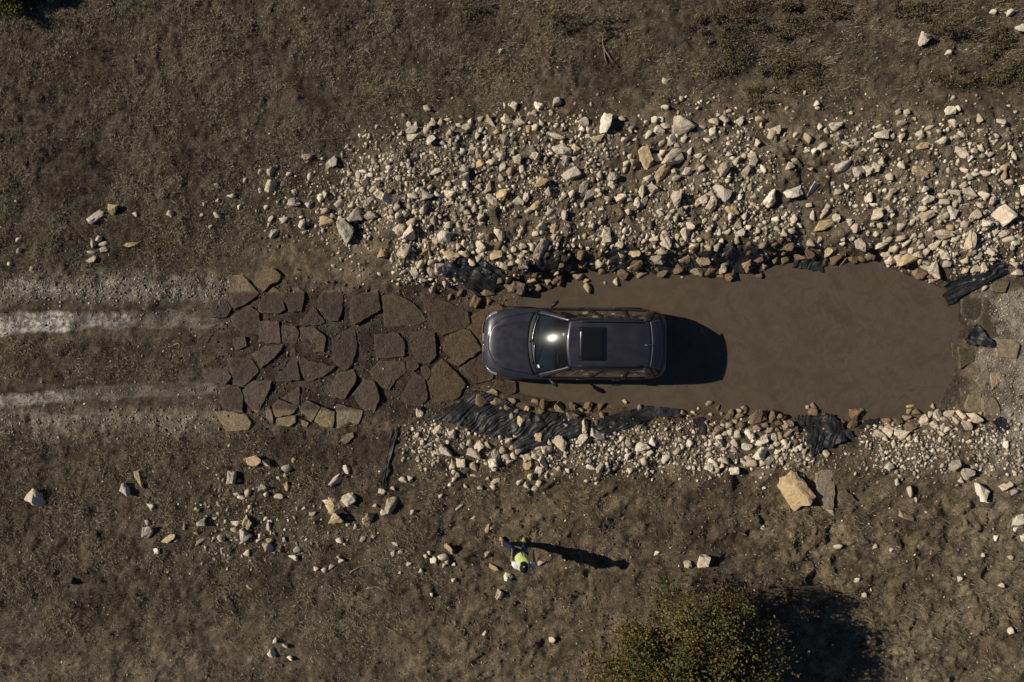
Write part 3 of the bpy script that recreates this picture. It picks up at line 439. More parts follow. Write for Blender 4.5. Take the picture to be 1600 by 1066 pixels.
(0,0,1,'''56 779 27 22 -40 C;863 1001 10 10 0 W;1100 878 20 17 80 C;1074 882 14 12 0 C;1443 62 20 16 60 W;196 765 20 15 -60 G;218 749 28 9 -60 Y;230 831 20 16 30 W;263 841 22 11 30 Y;244 862 12 10 0 W;110 909 13 11 0 D;229 817 10 9 0 G;236 791 14 10 -40 W;795 902 14 12 0 W;847 880 13 8 10 C;780 930 14 12 60 C;1026 866 11 7 70 C;1495 170 12 10 0 W;1580 20 12 10 0 W;1595 45 14 12 0 W;1552 18 10 9 0 W;1110 65 9 6 0 W;1482 82 10 9 0 W;784 80 9 7 0 C;1040 127 11 9 0 C;1250 700 10 8 0 W;430 1000 9 8 0 W;425 1020 13 11 60 W;445 1010 9 7 0 C;452 1030 9 7 0 W;1395 860 8 7 0 W;1580 985 10 9 0 W;1565 915 9 8 0 W;1500 905 8 8 0 W;1350 930 9 8 0 C;1340 908 10 9 30 W;1590 815 12 10 0 W;1310 855 12 8 0 C;30 375 9 7 0 C;28 393 11 6 60 C;50 420 9 6 50 Y;14 412 8 6 0 C'''),
]
STONES = []
for ox, oy, s, txt in TILES:
    for it in txt.split(';'):
        a = it.split()
        x, y, l, ww, ang = map(float, a[:5])
        STONES.append((ox + x / s, oy + y / s, l / s, ww / s, ang, a[5]))
STONES.sort(key=lambda q: -q[2] * q[3])

PAL = {'W': (0.80, 0.72, 0.57), 'C': (0.69, 0.59, 0.44), 'Y': (0.56, 0.43, 0.25), 'G': (0.52, 0.455, 0.37), 'B': (0.205, 0.138, 0.080), 'D': (0.06, 0.055, 0.055)}

# base shapes: a sphere cut by random planes and roughened
import bmesh
def rock_mesh(name, cuts, seed):
    """broken limestone: hull of a few random points, faces subdivided, edges worn, surface pitted"""
    r = np.random.default_rng(seed)
    bm = bmesh.new()
    n = int(r.integers(9, 15))
    for k in range(n):
        q = r.normal(size=3); q /= np.linalg.norm(q)
        q = np.sign(q) * np.abs(q) ** r.uniform(0.55, 1.0)          # towards the corners of a box
        bm.verts.new(q * r.uniform(0.78, 1.05))
    bmesh.ops.convex_hull(bm, input=bm.verts[:])
    for v in [v for v in bm.verts if not v.link_faces]: bm.verts.remove(v)
    bmesh.ops.triangulate(bm, faces=bm.faces[:])
    bmesh.ops.subdivide_edges(bm, edges=bm.edges[:], cuts=cuts, use_grid_fill=True)
    bmesh.ops.triangulate(bm, faces=bm.faces[:])
    for _ in range(1): bmesh.ops.smooth_vert(bm, verts=bm.verts[:], factor=0.3, use_axis_x=True, use_axis_y=True, use_axis_z=True)
    P = np.array([v.co for v in bm.verts])
    for f, a in ((1.3, 0.22), (3.2, 0.16), (7.5, 0.08)):
        dn = sum((vn(P[:, i] + 5 * seed, P[:, (i + 1) % 3] + 3.1 * i, 1 / f, 40 + i) - 0.5) for i in range(3))
        P = P * (1 + a * dn)[:, None]
    lo, hi = P.min(0), P.max(0)
    P = (P - (lo + hi) / 2) / ((hi - lo) / 2)
    for v, q in zip(bm.verts, P): v.co = q
    me = bpy.data.meshes.new(name); bm.to_mesh(me); bm.free()
    me.materials.append(M['rock'])
    return me, P
ROCKS = [rock_mesh('rock', 4, 100 + i)[0] for i in range(40)]
SMALL = []
for i in range(20):
    me, P = rock_mesh('tmp_stone', 2, 300 + i)
    T = np.zeros(len(me.polygons) * 3, dtype=np.int32); me.polygons.foreach_get('vertices', T)
    SMALL.append((P.copy(), T.reshape(-1, 3))); bpy.data.meshes.remove(me)

def stone_geom(q, k):
    """world centre, half sizes, rotation of a stone read off the photo"""
    u, v, l, ww, ang, c = q
    r = random.Random(k * 7 + 1)
    z = 0.0
    for _ in range(2):
        x, y = px(u, v, z)
        hz = float(H(x, y))
        a, b = l / 2 / F * (CAM_H - z), ww / 2 / F * (CAM_H - z)
        hh = min(a, b) * r.uniform(0.85, 1.15) if _ == 0 else hh
        base = max(hz, WATER_Z - 0.25 * hh)
        z = base + hh * 0.55
    return x, y, z, a, b, hh, math.radians(ang), r

def jit(c, r, k=0.12):
    f = 1 + r.uniform(-k, k) * 1.6
    base = PAL[c]
    if c == 'B':                       # some stones at the rim are only half stained
        t = r.random() ** 3 * 0.45; base = tuple(a * (1 - t) + b * t for a, b in zip(base, PAL['C']))
    elif c in 'WC':                    # soil dust
        t = r.random() ** 1.5 * 0.42; base = tuple(a * (1 - t) + b * t for a, b in zip(base, (0.36, 0.28, 0.19)))
    return tuple(max(0.01, ch * f * (1 + r.uniform(-0.02, 0.02))) for ch in base)

N_OBJ = 300
# ---- labels: look first, then the nearest thing one can find
CN = {'W': 'whitish', 'C': 'cream', 'Y': 'ochre', 'G': 'grey', 'B': 'wet brown', 'D': 'dark'}
def look(q):
    l, ww, c = q[2], q[3], q[5]
    m = math.sqrt(l * ww)
    size = 'big' if m > 24 else 'large' if m > 18 else 'mid-sized' if m > 14 else 'smallish'
    asp = l / ww
    shape = 'long' if asp > 1.9 else 'oblong' if asp > 1.35 else 'blocky'
    return f'{size} {CN[c]} {shape} rock'
LAND = [(1066,195,'the broadest whitish boulder above the pool'),(945,193,'the tall whitish boulder right of the white slab'),(879,236,'the pointed whitish boulder beside the dark hollow'),
        (1051,249,'the rounded cream boulder below the broadest boulder'),(846,391,'the leaning cream slab casting a black shadow'),(1206,311,'the pitted whitish boulder'),
        (1319,260,'the flat white wedge-shaped rock'),(1343,382,'the upright cream loaf-shaped rock'),(1569,335,'the cream boulder near the right edge'),
        (1516,380,'the long upright cream rock'),(782,302,'the ochre rock pair left of centre'),(694,372,'the round whitish rock above the black film'),
        (639,365,'the cream twin rocks at the bank corner'),(539,360,'the grey slab at the left end of the bank'),(424,291,'the lone cream rock in the grass'),
        (1186,651,'the big brown boulder at the lower water edge'),(934,677,'the whitish cube-like rock below the pool'),(874,694,'the pointed cream rock below the pool'),
        (825,726,'the ochre block in the lower heap'),(1242,766,'the biggest ochre boulder of all'),(1533,768,'the white boulder in the lower right soil'),
        (611,790,'the upright rock with a square black shadow'),(525,790,'the ochre boulder below the paving'),(380,830,'the grey rocks in the lower left scatter'),
        (1470,650,'the cream rock at the pool corner'),(1413,413,'the ochre boulder dipping into the upper right water'),(1100,417,'the brown slab on the black film'),
        (975,300,'the cream rock in the middle of the bank'),(1160,335,'the ochre oval flat stone'),(1378,212,'the long cream rock near the upper right'),
        (1485,173,'the lone whitish rock at the upper right'),(750,212,'the row of pale rocks on the upper left rim'),(670,215,'the whitish rock on the upper left bank'),
        (800,450,'the brown rocks by the car bonnet'),(780,628,'the brown rocks below the car bonnet'),(816,877,'the person in the yellow vest')]
DIRS = ['right of', 'upper right of', 'above', 'upper left of', 'left of', 'lower left of', 'below', 'lower right of']
used = {}
def place_words(q, k):
    u, v = q[0], q[1]
    c = sorted(LAND, key=lambda L: math.hypot(L[0] - u, L[1] - v))
    return c
LABELS = []
for k, q in enumerate(STONES[:N_OBJ]):
    c = place_words(q, k); done = None
    for L in c[:9]:
        d = math.hypot(L[0] - q[0], L[1] - q[1])
        if d < 5:
            cand = look(q) + ', itself ' + L[2]
        else:
            di = int(((math.degrees(math.atan2(L[1] - q[1], q[0] - L[0])) % 360) + 22.5) // 45) % 8
            near = 'just ' if d < 38 else 'farther ' if d > 95 else ''
            cand = look(q) + ' ' + near + DIRS[di] + ' ' + L[2]
        if cand not in used and len(cand.split()) <= 16: done = cand; break
    if not done: done = cand + ' again'
    used[done] = 1; LABELS.append(done)

def band(q):
    u, v = q[0], q[1]
    if v < 470 and u > 540: return 'limestone rocks on the bank above the pool'
    if v > 600 and u > 640 and v < 760: return 'limestone rocks on the bank below the pool'
    return 'rocks scattered on the open ground'
for k, q in enumerate(STONES[:N_OBJ]):
    x, y, z, a, b, hh, ang, r = stone_geom(q, k)
    o = bpy.data.objects.new('rock', ROCKS[r.randrange(len(ROCKS))]); C.objects.link(o)
    o.location = (x, y, z - 0.2 * hh); o.scale = (a * 1.13, b * 1.13, hh)
    o.rotation_euler = (r.uniform(-0.12, 0.12), r.uniform(-0.12, 0.12), ang + (math.pi if r.random() < .5 else 0))
    o.color = (*jit(q[5], r), 1)
    tag(o, LABELS[k], 'rock', band(q))

# ---- the smaller stones: one mass
Vs, Ts, Cs = [], [], []; off = 0
def add_stone(x, y, z, a, b, hh, ang, col, base):
    global off
    P, T = base
    c, s = math.cos(ang), math.sin(ang)
    X = P[:, 0] * a; Y = P[:, 1] * b
    V = np.stack([x + X * c - Y * s, y + X * s + Y * c, z + P[:, 2] * hh], -1)
    Vs.append(V); Ts.append(T + off); Cs.append(np.tile(col, (len(V), 1))); off += len(V)
for k, q in enumerate(STONES[N_OBJ:]):
    x, y, z, a, b, hh, ang, r = stone_geom(q, k + N_OBJ)
    add_stone(x, y, z - 0.25 * hh, a * 1.12, b * 1.12, hh, ang + r.uniform(-.3, .3), np.array(jit(q[5], r)) * r.uniform(0.7, 1.0), SMALL[r.randrange(len(SMALL))])
me = arr_mesh('small_stones', np.concatenate(Vs), np.concatenate(Ts), M['stones'], np.concatenate(Cs))
tag(link('small_stones', me), 'smaller pale stones strewn among the rocks round the pool', 'stones', None, 'stuff')

# ---- gravel: thousands of jittered icosahedra laid by density fields
ICO = None
bm = bmesh.new(); bmesh.ops.create_icosphere(bm, subdivisions=1, radius=1.0)
IV = np.array([v.co for v in bm.verts]); IT = np.array([[v.index for v in f.verts] for f in bm.faces]); bm.free()
def gravel(n, sampler, smin, smax, cols, power=2.0):
    """sampler(n) -> u, v photo px; sizes in photo px"""
    u, v = sampler(n)
    n = len(u)
    x, y = px(u, v, 0.0)
    h = H(x, y)
    ok = h > WATER_Z + 0.005
    u, v, x, y, h = u[ok], v[ok], x[ok], y[ok], h[ok]; n = len(u)
    s = (smin + (smax - smin) * rng.random(n) ** power) / 2 / SC
    J = IV[None] * (1 + rng.uniform(-0.45, 0.40, (n, len(IV), 1)))
    an = rng.uniform(0, 2 * np.pi, n); c, sn = np.cos(an)[:, None], np.sin(an)[:, None]
    ax = rng.uniform(0.8, 1.8, n)[:, None]; az = rng.uniform(0.5, 0.9, n)[:, None]
    X = J[..., 0] * ax; Y = J[..., 1]
    V = np.stack([X * c - Y * sn, X * sn + Y * c, J[..., 2] * az], -1) * s[:, None, None]
    V += np.stack([x, y, h + s * rng.uniform(-0.1, 0.4, n)], -1)[:, None]
    pal = np.array([PAL[k] if isinstance(k, str) else k for k in cols])
    cc = pal[rng.integers(0, len(pal), n)] * (0.32 + 0.75 * rng.random((n, 1)) ** 1.3)
    return V.reshape(-1, 3), (IT[None] + (np.arange(n) * len(IV))[:, None, None]).reshape(-1, 3), np.repeat(cc, len(IV), 0)

def rect(u0, u1, v0, v1, dens=None):
    def f(n):
        u = rng.uniform(u0, u1, n * 3); v = rng.uniform(v0, v1, n * 3)
        if dens is not None:
            k = rng.random(n * 3) < dens(u, v); u, v = u[k], v[k]
        return u[:n], v[:n]
    return f
def patch(u, v, s, seed, a, b):
    x, y = px(u, v); return ss(a, b, fbm(x, y, s, seed, 3))
berm_d = lambda u, v: (1 - 0.5 * ss(1150, 1350, u) * ss(380, 300, v)) * ss(500, 600, u) * np.clip(np.interp(v, [140, 180, 230, 300, 400, 440], [0.05, 0.35, 0.8, 1, 1, 0.8]), 0, 1) * (0.15 + 0.85 * patch(u, v, 1.6, 50, 0.42, 0.60)) * ss(120 + 40 * ss(900, 600, u), 250, v + 60 * ss(640, 900, u))
left_d = lambda u, v: ss(390, 520, u) * ss(640, 600, u) * ss(230, 300, v) * ss(400, 350, v)
low_d = lambda u, v: ss(640, 690, v) * ss(760, 710, v) * ss(600, 680, u) * (0.2 + 0.8 * patch(u, v, 1.2, 55, 0.4, 0.6))
sc_d = lambda u, v: 1 - 0.8 * grassy(u, v) * 0.6
ll_d = lambda u, v: np.exp(-((u - 400) / 110) ** 2 - ((v - 820) / 70) ** 2)
verge = lambda u, v: np.clip(np.exp(-((v - 452) / 17) ** 2) * ss(385, 330, u) + 0.35 * np.exp(-((v - 662) / 22) ** 2) * ss(420, 300, u) + np.exp(-((u - 345) / 18) ** 2 - ((v - 452) / 12) ** 2), 0, 1)
right_d = lambda u, v: ss(1510, 1580, u) * ss(440, 470, v) * ss(760, 680, v)
pave_d = lambda u, v: ss(310, 360, u) * ss(760, 700, u) * ss(430, 460, v) * ss(690, 650, v)
wet_d = lambda u, v: np.clip(np.exp(-((u - 1055) / 60) ** 2 - ((v - 663) / 15) ** 2) + 0.8 * ss(860, 900, u) * ss(1330, 1250, u) * np.exp(-((v - 400) / 14) ** 2), 0, 1)
rut_d = lambda u, v: np.clip(sum(rut(u, v)), 0, 1) * ss(400, 150, u)
parts = [gravel(13500, rect(480, 1600, 130, 445, berm_d), 0.8, 7.0, ['W', 'C', 'C', 'G', 'C', 'W', (0.25, 0.2, 0.15)], 3.2),
         gravel(9000, rect(480, 1600, 130, 445, lambda u, v: berm_d(u, v) * patch(u, v, 0.7, 59, 0.42, 0.58)), 0.8, 2.6, ['C', 'G', (0.3, 0.245, 0.18), (0.42, 0.36, 0.27)], 1.6),
         gravel(700, rect(390, 640, 240, 400, left_d), 1.2, 6, ['W', 'C', 'G'], 2),
         gravel(4600, rect(600, 1600, 630, 770, low_d), 0.9, 6.5, ['W', 'C', 'G'], 2),
         gravel(5200, rect(0, 1600, 0, 1066, sc_d), 0.8, 3.4, ['W', 'C', 'G', 'Y'], 3),
         gravel(700, rect(150, 640, 690, 900, ll_d), 1.2, 6, ['W', 'C', 'G', 'Y'], 2),
         gravel(5200, rect(0, 420, 410, 720, verge), 0.9, 3.2, [(0.5, 0.46, 0.42), (0.36, 0.32, 0.28), 'G'], 1.5),
         gravel(1800, rect(1500, 1600, 440, 780, right_d), 0.8, 2.6, [(0.45, 0.40, 0.33), (0.34, 0.29, 0.23), 'C'], 2),
         gravel(3600, rect(300, 780, 420, 700, pave_d), 0.9, 3.6, [(0.12, 0.095, 0.07), (0.2, 0.165, 0.13), (0.09, 0.068, 0.05), (0.3, 0.26, 0.22)], 2.5),
         gravel(1300, rect(860, 1340, 380, 690, wet_d), 1.5, 6.5, ['B', 'B', (0.28, 0.185, 0.1), (0.15, 0.1, 0.06)], 1.5),
         gravel(900, rect(0, 400, 480, 640, rut_d), 0.9, 2.5, [(0.45, 0.42, 0.39), (0.3, 0.27, 0.24)], 1.5)]
o_ = 0; V_, T_, C_ = [], [], []
for V, T, c in parts:
    V_.append(V); T_.append(T + o_); C_.append(c); o_ += len(V)
crumb = lambda u, v: (0.35 + 0.65 * ss(640, 700, v)) * (1 - 0.97 * ss(0.1, 0.6, grassy(u, v))) * (1 - 0.9 * ss(455, 470, v) * ss(650, 635, v) * ss(330, 280, u)) * (0.3 + 0.7 * patch(u, v, 0.9, 58, 0.4, 0.6))
V, T, c = gravel(13000, rect(0, 1600, 0, 1066, crumb), 0.9, 4.2, [(0.21, 0.165, 0.12), (0.16, 0.125, 0.09), (0.27, 0.215, 0.155), (0.19, 0.15, 0.11)], 2.4)
T = T + o_; V_.append(V); T_.append(T); C_.append(c)
me = arr_mesh('gravel', np.concatenate(V_), np.concatenate(T_), M['stones'], np.concatenate(C_))
tag(link('gravel', me), 'fine pale gravel and pebbles scattered over the soil', 'gravel', None, 'stuff')
# ------------------------------------------------------------------ flagstones of the two ramps
FLAG_L = [[(195,105),(265,100),(355,195),(300,240),(225,278),(205,250)],[(335,85),(430,65),(470,100),(455,135),(410,150),(375,188),(335,150)],
 [(355,240),(430,160),(465,190),(490,280),(440,305),(345,290)],[(465,195),(500,160),(560,165),(590,190),(585,240),(570,290),(505,290),(490,245)],
 [(655,230),(690,180),(780,178),(792,235),(765,340),(710,335),(690,300)],[(205,320),(310,262),(355,300),(355,405),(280,408),(235,380)],
 [(355,340),(455,340),(467,455),(355,450)],[(470,360),(540,365),(562,400),(545,455),(470,455)],[(560,360),(635,265),(695,345),(660,360)],
 [(825,240),(865,195),(970,180),(985,280),(850,360),(825,330)],[(990,210),(1050,195),(1120,225),(1200,290),(1220,340),(1160,365),(1005,370),(1000,290)],
 [(1185,185),(1240,215),(1330,240),(1440,290),(1452,350),(1420,380),(1300,410),(1250,370),(1200,230)],
 [(730,410),(850,380),(860,480),(835,570),(800,600),(750,560),(735,500)],[(950,410),(1075,400),(1110,450),(1110,520),(960,535)],
 [(1130,420),(1200,375),(1265,400),(1275,520),(1240,560),(1180,560),(1140,480)],[(320,510),(390,470),(480,465),(460,500),(365,585)],
 [(185,535),(270,530),(310,535),(355,600),(270,680),(215,630)],[(400,570),(535,475),(567,645),(440,655)],[(50,580),(90,545),(170,575),(210,630),(180,670),(70,655)],
 [(555,520),(610,545),(750,575),(700,620),(600,660),(570,610)],[(930,600),(975,545),(1110,550),(1120,600),(1060,650),(1030,700),(960,670)],
 [(1225,650),(1245,590),(1305,535),(1430,665),(1390,740),(1270,770),(1230,740)],[(1295,480),(1340,410),(1385,380),(1450,390),(1510,490),(1390,575),(1310,530)],
 [(1400,580),(1515,505),(1570,560),(1570,640),(1470,665),(1420,610)],[(1420,375),(1450,320),(1520,280),(1600,250),(1640,300),(1600,400),(1530,480),(1455,385)],
 [(1095,720),(1165,605),(1215,640),(1230,745),(1180,785),(1110,770)],[(835,720),(900,640),(950,650),(980,740),(945,825),(925,830)],
 [(720,690),(760,610),(845,590),(860,640),(800,745),(725,735)],[(265,700),(320,650),(420,650),(400,720),(345,820),(275,755)],
 [(145,750),(180,670),(250,680),(270,720),(270,815),(170,795)],[(120,805),(200,810),(290,830),(315,870),(300,905),(185,912),(160,870)],
 [(420,780),(455,745),(555,785),(530,820),(440,840)],[(465,740),(560,680),(560,780)],[(385,795),(405,780),(428,840),(425,875),(390,840)],
 [(445,845),(545,830),(545,865),(510,890),(445,880)],[(560,795),(605,750),(675,785),(625,865)],[(640,860),(680,785),(750,810),(735,895),(690,890)],
 [(740,905),(755,770),(895,805),(870,875)],[(570,850),(610,870),(600,890),(575,885)],[(755,950),(840,915),(845,940),(800,980)],[(30,420),(110,385),(55,515),(35,480)],
 [(100,240),(165,222),(210,270),(180,320),(100,320)],[(215,430),(280,420),(290,470),(230,490)],[(560,375),(640,370),(700,420),(690,500),(610,500),(570,450)],
 [(1125,545),(1165,540),(1185,575),(1150,600),(1120,590)],[(1190,580),(1230,575),(1245,610),(1225,650),(1200,620)],[(1567,684),(1587,647),(1687,654),(1690,707),(1634,730),(1594,720)]]
FLAG_R = [[(525,165),(540,135),(622,132),(600,205),(530,195)],[(480,235),(590,220),(615,330),(600,440),(520,455),(455,360),(490,310)],[(362,240),(476,237),(480,310),(446,358),(385,340),(360,320)],
 [(300,250),(356,245),(352,310),(330,330),(300,300)],[(320,370),(385,350),(385,440),(330,430)],[(550,460),(640,465),(680,490),(660,570),(555,560)],[(345,505),(420,520),(425,580),(350,625)],
 [(235,840),(270,740),(335,640),(352,730),(345,800),(300,840)],[(145,180),(210,155),(290,165),(300,220),(280,235),(190,210)],[(480,790),(540,785),(575,850),(565,915),(490,910)],
 [(380,830),(400,770),(465,765),(470,860),(400,865)],[(400,460),(460,455),(455,500),(410,490)],[(525,650),(575,640),(570,700),(530,740)],[(305,480),(335,490),(335,580),(308,560)],[(445,690),(500,600),(515,690),(480,740)]]
FL = [[(300 + a / 3.3333, 400 + b / 3.3333) for a, b in p] for p in FLAG_L]
FR = [[(1400 + a / 3.553, 400 + b / 3.553) for a, b in p] for p in FLAG_R]
# dusty cream slabs half sunk in the soil below the pool (separate loose slabs)
LOOSE = [([(1275,742),(1283,734),(1300,735),(1303,765),(1300,795),(1285,794),(1274,770)], 'dusty rectangular slab half buried right of the biggest ochre boulder', 1.0),
         ([(1308,772),(1320,765),(1338,782),(1328,784),(1312,780)], 'thin triangular slab poking out of the soil near the biggest ochre boulder', 0.5)]

def flagstone(poly, k, parent, thick=0.10, lift=0.034, tint=1.0, name='flagstone', rough=0.016, mt='flag'):
    r = random.Random(900 + k)
    P = [px(u, v, 0.0) for u, v in poly]
    z0 = float(np.mean([H(x, y) for x, y in P]))
    P = [px(u, v, z0) for u, v in poly]
    area = sum(P[i][0] * P[(i + 1) % len(P)][1] - P[(i + 1) % len(P)][0] * P[i][1] for i in range(len(P)))
    if area < 0: P = P[::-1]
    cx, cy = np.mean([p[0] for p in P]), np.mean([p[1] for p in P])
    # broken outline: each edge split, corners kept
    ring = []
    for i in range(len(P)):
        a = np.array(P[i]); b = np.array(P[(i + 1) % len(P)]); l = np.linalg.norm(b - a)
        n = max(2, int(l / 0.09)); nrm = np.array([b[1] - a[1], a[0] - b[0]]) / (l + 1e-9)
        for j in range(n):
            t = j / n
            ring.append(a + (b - a) * t + nrm * (r.uniform(-0.008, 0.026) if j else 0.0))
    ring = np.array(ring); n = len(ring)
    tx, ty = r.uniform(-0.06, 0.06), r.uniform(-0.06, 0.06)
    top = z0 + lift + r.uniform(-0.02, 0.016)
    V, Fc = [], []
    for (sc, dz) in ((1.0, -thick), (1.0, -0.016), (0.955, -0.001), (0.72, 0.0), (0.42, 0.0)):
        for p in ring:
            q = np.array([cx, cy]) + (p - (cx, cy)) * sc
            zz = top + dz + tx * (q[0] - cx) + ty * (q[1] - cy)
            if sc < 0.99 or dz > -0.05: zz += (float(fbm(q[0], q[1], 0.22, 60 + k % 4, 3)) - 0.5) * rough * 4
            V.append((q[0] - cx, q[1] - cy, zz - z0))
    V.append((0, 0, top - z0 + r.uniform(-0.5, 0.5) * rough))
    for a in range(4):
        for i in range(n):
            j = (i + 1) % n; Fc.append((a * n + i, a * n + j, (a + 1) * n + j, (a + 1) * n + i))
    for i in range(n): Fc.append((4 * n + i, 4 * n + (i + 1) % n, 5 * n))
    o = mk(name, V, Fc, M[mt], parent, False)
    o.location = (cx, cy, z0)
    t = tint * r.uniform(0.72, 1.32)
    o.color = (t, t * r.uniform(0.94, 1.04), t * r.uniform(0.86, 1.06), 1)
    return o
pave = empty('stone_paving'); tag(pave, 'rough sandstone flags laid in mud as the ramp into the pool, left of the car', None, None, 'structure')
for k, p in enumerate(FL):
    c = np.mean(p, axis=0)
    wet = ss(600, 760, c[0])
    o = flagstone(p, k, pave, tint=1.0 + 0.25 * float(wet), lift=0.065 if k in (0, 1, 30, 33, 34, 35, 36, 37) else 0.042)
    if c[0] > 640: o.color = [q * 0.82 for q in o.color[:3]] + [1]
    o.color = (o.color[0] * (1 + 0.22 * wet), o.color[1] * (1 + 0.06 * wet), o.color[2] * (1 - 0.10 * wet), 1)
pave2 = empty('stone_paving'); tag(pave2, 'sandstone flags of the exit ramp at the right end of the pool', None, None, 'structure')
TR = {0: 0.62, 1: 0.22, 2: 0.30, 3: 0.28, 4: 0.40, 5: 1.15, 6: 0.42, 7: 0.33, 8: 0.36, 9: 0.95, 10: 0.85, 11: 0.34, 12: 1.1, 13: 0.34, 14: 0.8}
for k, p in enumerate(FR):
    o = flagstone(p, 200 + k, pave2, tint=TR[k], lift=0.04, rough=0.008, mt='flag2')
for k, (p, lab, t) in enumerate(LOOSE):
    o = flagstone(p, 300 + k, None, tint=t, lift=0.06, thick=0.15, name='stone_slab', mt='flag2')
    tag(o, lab, 'slab')

# ------------------------------------------------------------------ black plastic liner where it shows
SHEETS = [  # quad in photo px (a-b long side ... c-d), number of folds, fold height, label
 ([(688,416),(752,404),(803,440),(748,464)], 'v', 11, 0.022, 'black film gathered in folds between the pale rocks above the car bonnet'),
 ([(832,408),(880,402),(884,428),(836,433)], 'u', 4, 0.015, 'small dark patch of black film below the leaning cream slab'),
 ([(948,396),(985,384),(1005,410),(955,425)], 'u', 4, 0.016, 'patch of black film among brown stones above the car roof'),
 ([(1030,402),(1185,384),(1188,424),(1015,426)], 'u', 7, 0.018, 'long strip of black film under the brown slab at the upper water edge'),
 ([(1262,392),(1302,396),(1288,424),(1240,416)], 'u', 4, 0.016, 'black film by the brown rocks at the upper water edge, right of the middle'),
 ([(1476,442),(1552,410),(1556,430),(1482,480)], 'u', 7, 0.028, 'torn greyish black film at the upper right corner of the pool'),
 ([(1488,472),(1552,436),(1556,442),(1482,480)], 'u', 2, 0.015, None),
 ([(1513,522),(1524,504),(1550,542),(1508,538)], 'v', 4, 0.05, 'tented flap of black film on the exit ramp flags'),
 ([(672,654),(748,612),(838,650),(778,684)], 'v', 15, 0.024, 'big sheet of pleated black film below the car bonnet'),
 ([(775,652),(905,640),(915,672),(812,708)], 'v', 11, 0.022, 'pleated black film in the middle of the lower bank'),
 ([(915,658),(1000,638),(1066,640),(945,678)], 'u', 6, 0.016, 'smooth tongue of black film at the lower water edge below the car tail'),
 ([(1010,634),(1065,640),(1066,654),(1014,648)], 'u', 5, 0.025, 'crumpled edge of black film poking out of the lower water edge'),
 ([(1084,654),(1100,652),(1102,678),(1088,678)], 'u', 3, 0.014, 'small upright scrap of black film in the wet gravel below the pool'),
 ([(1245,650),(1302,648),(1332,680),(1264,708)], 'u', 6, 0.04, 'shiny crumpled black film spilling down the lower right bank'),
 ([(1540,656),(1560,650),(1571,668),(1556,676)], 'v', 3, 0.02, 'bluish black scrap of film under the cream slab at the right'),
 ([(615,668),(622,670),(600,764),(595,759)], 'u', 3, 0.02, 'narrow twisted strip of black film on the soil left of the lower bank'),
 ([(1338,660),(1376,654),(1374,668),(1344,670)], 'u', 3, 0.014, 'dark film scrap behind small brown stones at the lower water edge')]
